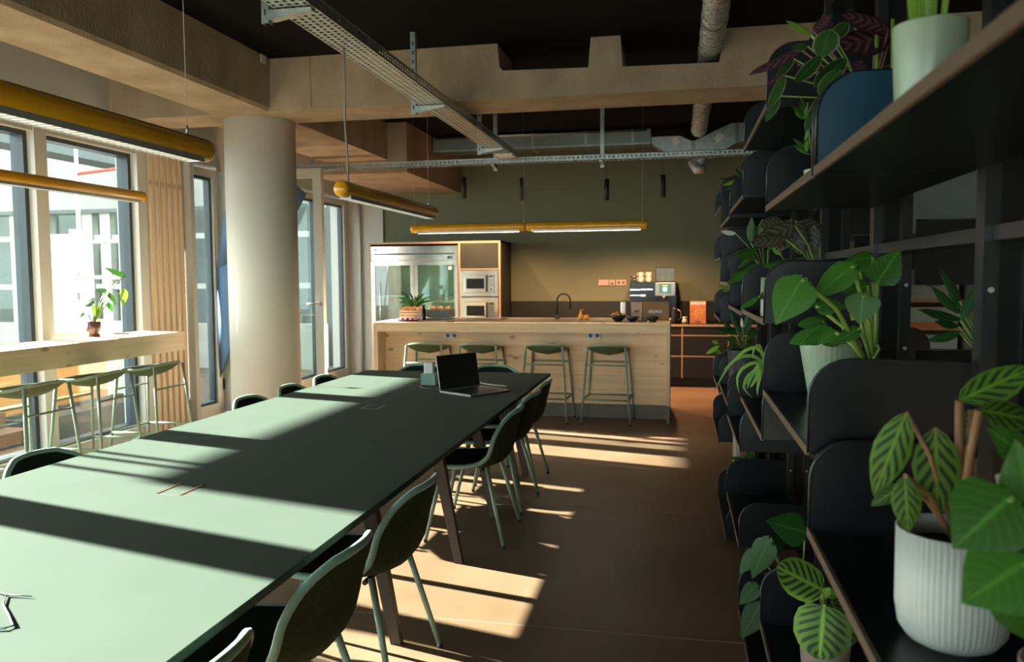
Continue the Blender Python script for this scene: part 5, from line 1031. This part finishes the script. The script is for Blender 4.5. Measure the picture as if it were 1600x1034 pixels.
# third bay floor tray hearts
z = shelf_z(2, 0); t = plant('trailing heart leaved plant in the floor tray of the third bay', (0.46, 3.10, z), group=GS); pot(t, 0.07, 0.09, 0.16, 'pot_black'); rt = (0.46, 3.1, z+0.14)
leaves(t, 2.98, [(1258, 832, 1199, 811, 52, -0.10), (1201, 843, 1172, 904, 38, -0.05), (1182, 861, 1153, 896, 26, 0.02), (1200, 846, 1224, 860, 30, 0.02), (1182, 914, 1153, 944, 27, 0.0), (1188, 945, 1155, 998, 38, -0.03)], 'heart', 'leaf_deep', rt, sr=0.0035, face=(-0.2, -0.75, 0.65))
leaves(t, 2.90, [(1222, 905, 1194, 895, 20, -0.05), (1228, 910, 1231, 940, 22, -0.05), (1222, 915, 1208, 934, 18, -0.05), (1236, 918, 1252, 934, 18, -0.03)], 'heart', 'leaf_blue_green', rt)
# zebra plant on the low tray of the second bay
z = shelf_z(1, 0); t = plant('zebra striped round leaved plant on the low tray of the second bay', (0.405, 2.30, z), group=GS); pot(t, 0.055, 0.072, 0.215, 'pot_taupe'); rt = (0.405, 2.3, z+0.18)
leaves(t, 2.22, [(1285, 922, 1216, 884, 58, -0.04), (1288, 946, 1279, 1032, 80, -0.06), (1300, 940, 1332, 1010, 52, 0.0)], 'round', 'leaf_zebra', rt, sr=0.004, face=(-0.2, -0.75, 0.65), droop=0.08)
leaves(t, 2.25, [(1282, 935, 1296, 918, 14, 0.0), (1265, 935, 1262, 950, 12, 0.0), (1302, 950, 1320, 985, 22, 0.0), (1290, 930, 1310, 925, 16, 0.02)], 'oval', 'leaf_lime', rt)
# maranta, top tray second bay
z = shelf_z(1, 2); t = plant('purple and green prayer plant spilling over the top tray', (0.445, 2.08, z), group=GS); pot(t, 0.06, 0.078, 0.15, 'pot_black'); rt = (0.445, 2.08, z+0.13)
leaves(t, 2.02, [(1253, 79, 1169, 109, 22, 0.0), (1245, 99, 1197, 129, 16, 0.02), (1272, 50, 1297, 21, 22, 0.03), (1393, 56, 1309, 66, 64, 0.05), (1388, 46, 1320, 16, 36, 0.03), (1345, 95, 1330, 122, 30, 0.02), (1400, 100, 1372, 120, 26, 0.05)], 'oval', 'leaf_purple', rt, 'stem_brown', 0.0018)
leaves(t, 1.98, [(1297, 46, 1281, 89, 38, 0.0), (1300, 62, 1324, 31, 26, 0.03), (1283, 88, 1240, 126, 26, 0.0), (1322, 92, 1270, 131, 34, 0.0), (1312, 110, 1279, 149, 34, -0.03), (1282, 150, 1256, 204, 17, 0.0), (1262, 72, 1236, 74, 18, 0.03), (1226, 118, 1198, 168, 18, 0.0), (1218, 150, 1195, 188, 15, 0.0), (1240, 92, 1212, 118, 16, 0.03)], 'oval', 'leaf_maranta', rt, 'stem_green', 0.0018)
leaves(t, 2.0, [(1268, 55, 1230, 29, 13, 0.0)], 'lance', 'leaf_lime', rt)
for px, py in ((1370, 55), (1395, 30)): stem(t, [rt, at(px, 110, Y=2.05), at(px, py, Y=2.05)], 0.005)
leaves(t, 2.3, [(1450, 27, 1398, 50, 24, 0.0)], 'oval', 'leaf_purple', rt)
# fern and small sage cup
t = plant('small bright fern behind the top end plate of the second bay', (0.42, 2.60, z), group=GS); pot(t, 0.04, 0.05, 0.10, 'pot_sage'); rt = (0.42, 2.6, z+0.09)
for i in range(15):
    px, py = random.uniform(1236, 1280), random.uniform(148, 225); b_ = at(1262+random.uniform(-6, 8), py+18, Y=2.55); p = at(px, py, Y=2.55+random.uniform(-0.03, 0.03)); leaf_at(t, b_, p, 0.016, 'lance', 'leaf_green')
stem(t, [rt, at(1266, 230, Y=2.55), at(1262, 160, Y=2.55)], 0.003)
t = thing('plant_cup', 'empty small pale sage pot on the top tray of the second bay', 'pot', (0.40, 2.38, z)); MB().lathe([(0.030, 0), (0.040, 0.075), (0.036, 0.075), (0.027, 0.008), (0.001, 0.007)], n=24, caps=False).build('wall', 'pot_sage', t); MB().lathe([(0.001, 0), (0.030, 0)], n=20, caps=False).build('foot', 'pot_sage', t)
# grass pot
z = shelf_z(0, 1); gp_ = at(1452, 100, Y=1.47); gh_ = at(1452, 40, Y=1.47).z-z; t = plant('grassy upright stalks in a glossy sage pot on the top near tray', (gp_.x, 1.47, z), group=GS); pot(t, 0.048, 0.058, gh_, 'pot_sage'); rt = Vector((gp_.x, 1.47, z+gh_-0.025))
for i in range(16):
    a = random.uniform(0, 6.28); q = random.uniform(0, 0.03); b_ = rt+Vector((q*math.cos(a), q*math.sin(a), 0)); blade(t, [b_, b_+Vector((q*0.5*math.cos(a), q*0.5*math.sin(a), 0.12)), b_+Vector((q*math.cos(a)*1.2, q*math.sin(a)*1.2, 0.26)), b_+Vector((q*math.cos(a)*2.5, q*math.sin(a)*2.5, 0.38))], 0.010, 'leaf_lime')
# far bay plants
z = shelf_z(4, 3); t = plant('pothos on the top tray by the green wall', (0.45, 5.15, z), group=GS); pot(t, 0.05, 0.065, 0.13, 'pot_black'); rt = (0.45, 5.15, z+0.11)
leaves(t, 5.1, [(1160, 262, 1191, 256, 24), (1153, 284, 1124, 276, 9), (1150, 288, 1132, 297, 9), (1160, 280, 1150, 262, 8), (1165, 275, 1180, 290, 14)], 'heart', 'leaf_deep', rt); leaves(t, 5.05, [(1152, 282, 1128, 288, 7), (1158, 286, 1144, 293, 8)], 'lance', 'leaf_lime', rt)
z = shelf_z(5, 2); t = plant('small lime leaved plant on the farthest bay', (0.42, 5.95, z), group=GS); pot(t, 0.05, 0.06, 0.11, 'pot_black'); rt = (0.42, 5.95, z+0.09)
leaves(t, 5.85, [(1150, 452, 1122, 445, 9), (1150, 455, 1128, 453, 8), (1155, 450, 1142, 440, 8), (1152, 452, 1166, 446, 9)], 'lance', 'leaf_lime', rt)
# plant behind the uprights, other side
z = 1.09+0.0062; t = plant('narrow leaved plant behind the shelving uprights', (0.85, 2.42, z), group=GS); pot(t, 0.035, 0.045, 0.14, 'pot_sage'); rt = (0.85, 2.42, z+0.12)
leaves(t, 2.45, [(1500, 500, 1438, 480, 16), (1498, 490, 1458, 445, 14), (1500, 480, 1482, 432, 14), (1500, 520, 1450, 530, 16), (1502, 500, 1530, 440, 16), (1498, 510, 1462, 500, 14), (1500, 470, 1470, 418, 12)], 'lance', 'leaf_deep', rt)
# silver brochure standing in the floor tray
z = shelf_z(4, 0); a_ = at(1146, 640, Y=5.40); tag(MB().bbox(a_.x, a_.x+0.03, 5.15, 5.42, z, a_.z, 0.002).build('brochure', 'book_silver'), 'silver brochure standing upright in the floor tray of the fifth bay', 'brochure')
z = 1.86+0.0062
for k, (x, y, w_, h_, lab) in enumerate(((0.78, 2.0, 0.16, 0.10, 'brown card box on the rear upper tray of the second bay'), (0.80, 1.2, 0.18, 0.13, 'brown card box on the rear upper tray of the nearest bay'))):
    t = thing('card_box', lab, 'box', (x+0.08, y+0.1, z)); MB().bbox(-0.08, 0.08, -0.1, 0.1, 0, h_, 0.003).build('box_body', 'kraft', t); MB().bbox(-0.083, 0.083, -0.103, 0.103, h_, h_+0.02, 0.003).build('lid', 'kraft', t)
# window bar plant
zb_ = 1.0503; t = plant('young monstera in a glossy brown pot on the window bar', (-4.93, 6.05, zb_)); pot(t, 0.050, 0.060, 0.13, 'pot_brown', foot=True); rt = (-4.93, 6.05, zb_+0.115)
leaves(t, 6.05, [(147, 468, 125, 476, 20), (165, 455, 148, 450, 11), (170, 458, 182, 475, 8), (170, 474, 176, 487, 8), (194, 431, 162, 415, 11), (132, 488, 124, 496, 6)], 'heart', 'leaf_green', rt, sr=0.004, face=(0.5, -0.6, 0.5)); leaves(t, 6.05, [(150, 478, 150, 495, 12), (194, 453, 192, 479, 13)], 'heart', 'leaf_lime', rt, sr=0.004, face=(0.5, -0.7, 0.2))
# bromeliad on the island
t = plant('bromeliad with strappy leaves behind the apple crate on the island', (iz(648, 9.40), 9.40, INL)); pot(t, 0.05, 0.065, 0.14, 'pot_brown'); rt = Vector((iz(648, 9.40), 9.40, INL+0.12))
for px, py in ((626, 456), (621, 464), (623, 473), (640, 457), (656, 459), (664, 458), (673, 464), (686, 459), (668, 472), (632, 462), (650, 462), (679, 470)):
    p = at(px, py, Y=9.36); mid = rt.lerp(p, 0.5)+Vector((0, 0, 0.035)); blade(t, [rt, mid, p], 0.030 if px != 686 else 0.008, 'leaf_green' if px % 2 else 'leaf_deep')
for px, py in ((645, 468), (650, 466), (655, 470)): p = at(px, py, Y=9.33); blade(t, [rt, rt.lerp(p, 0.5)+Vector((0, 0, 0.02)), p], 0.022, 'snack_leaf' if 'snack_leaf' in M else 'leaf_lime')
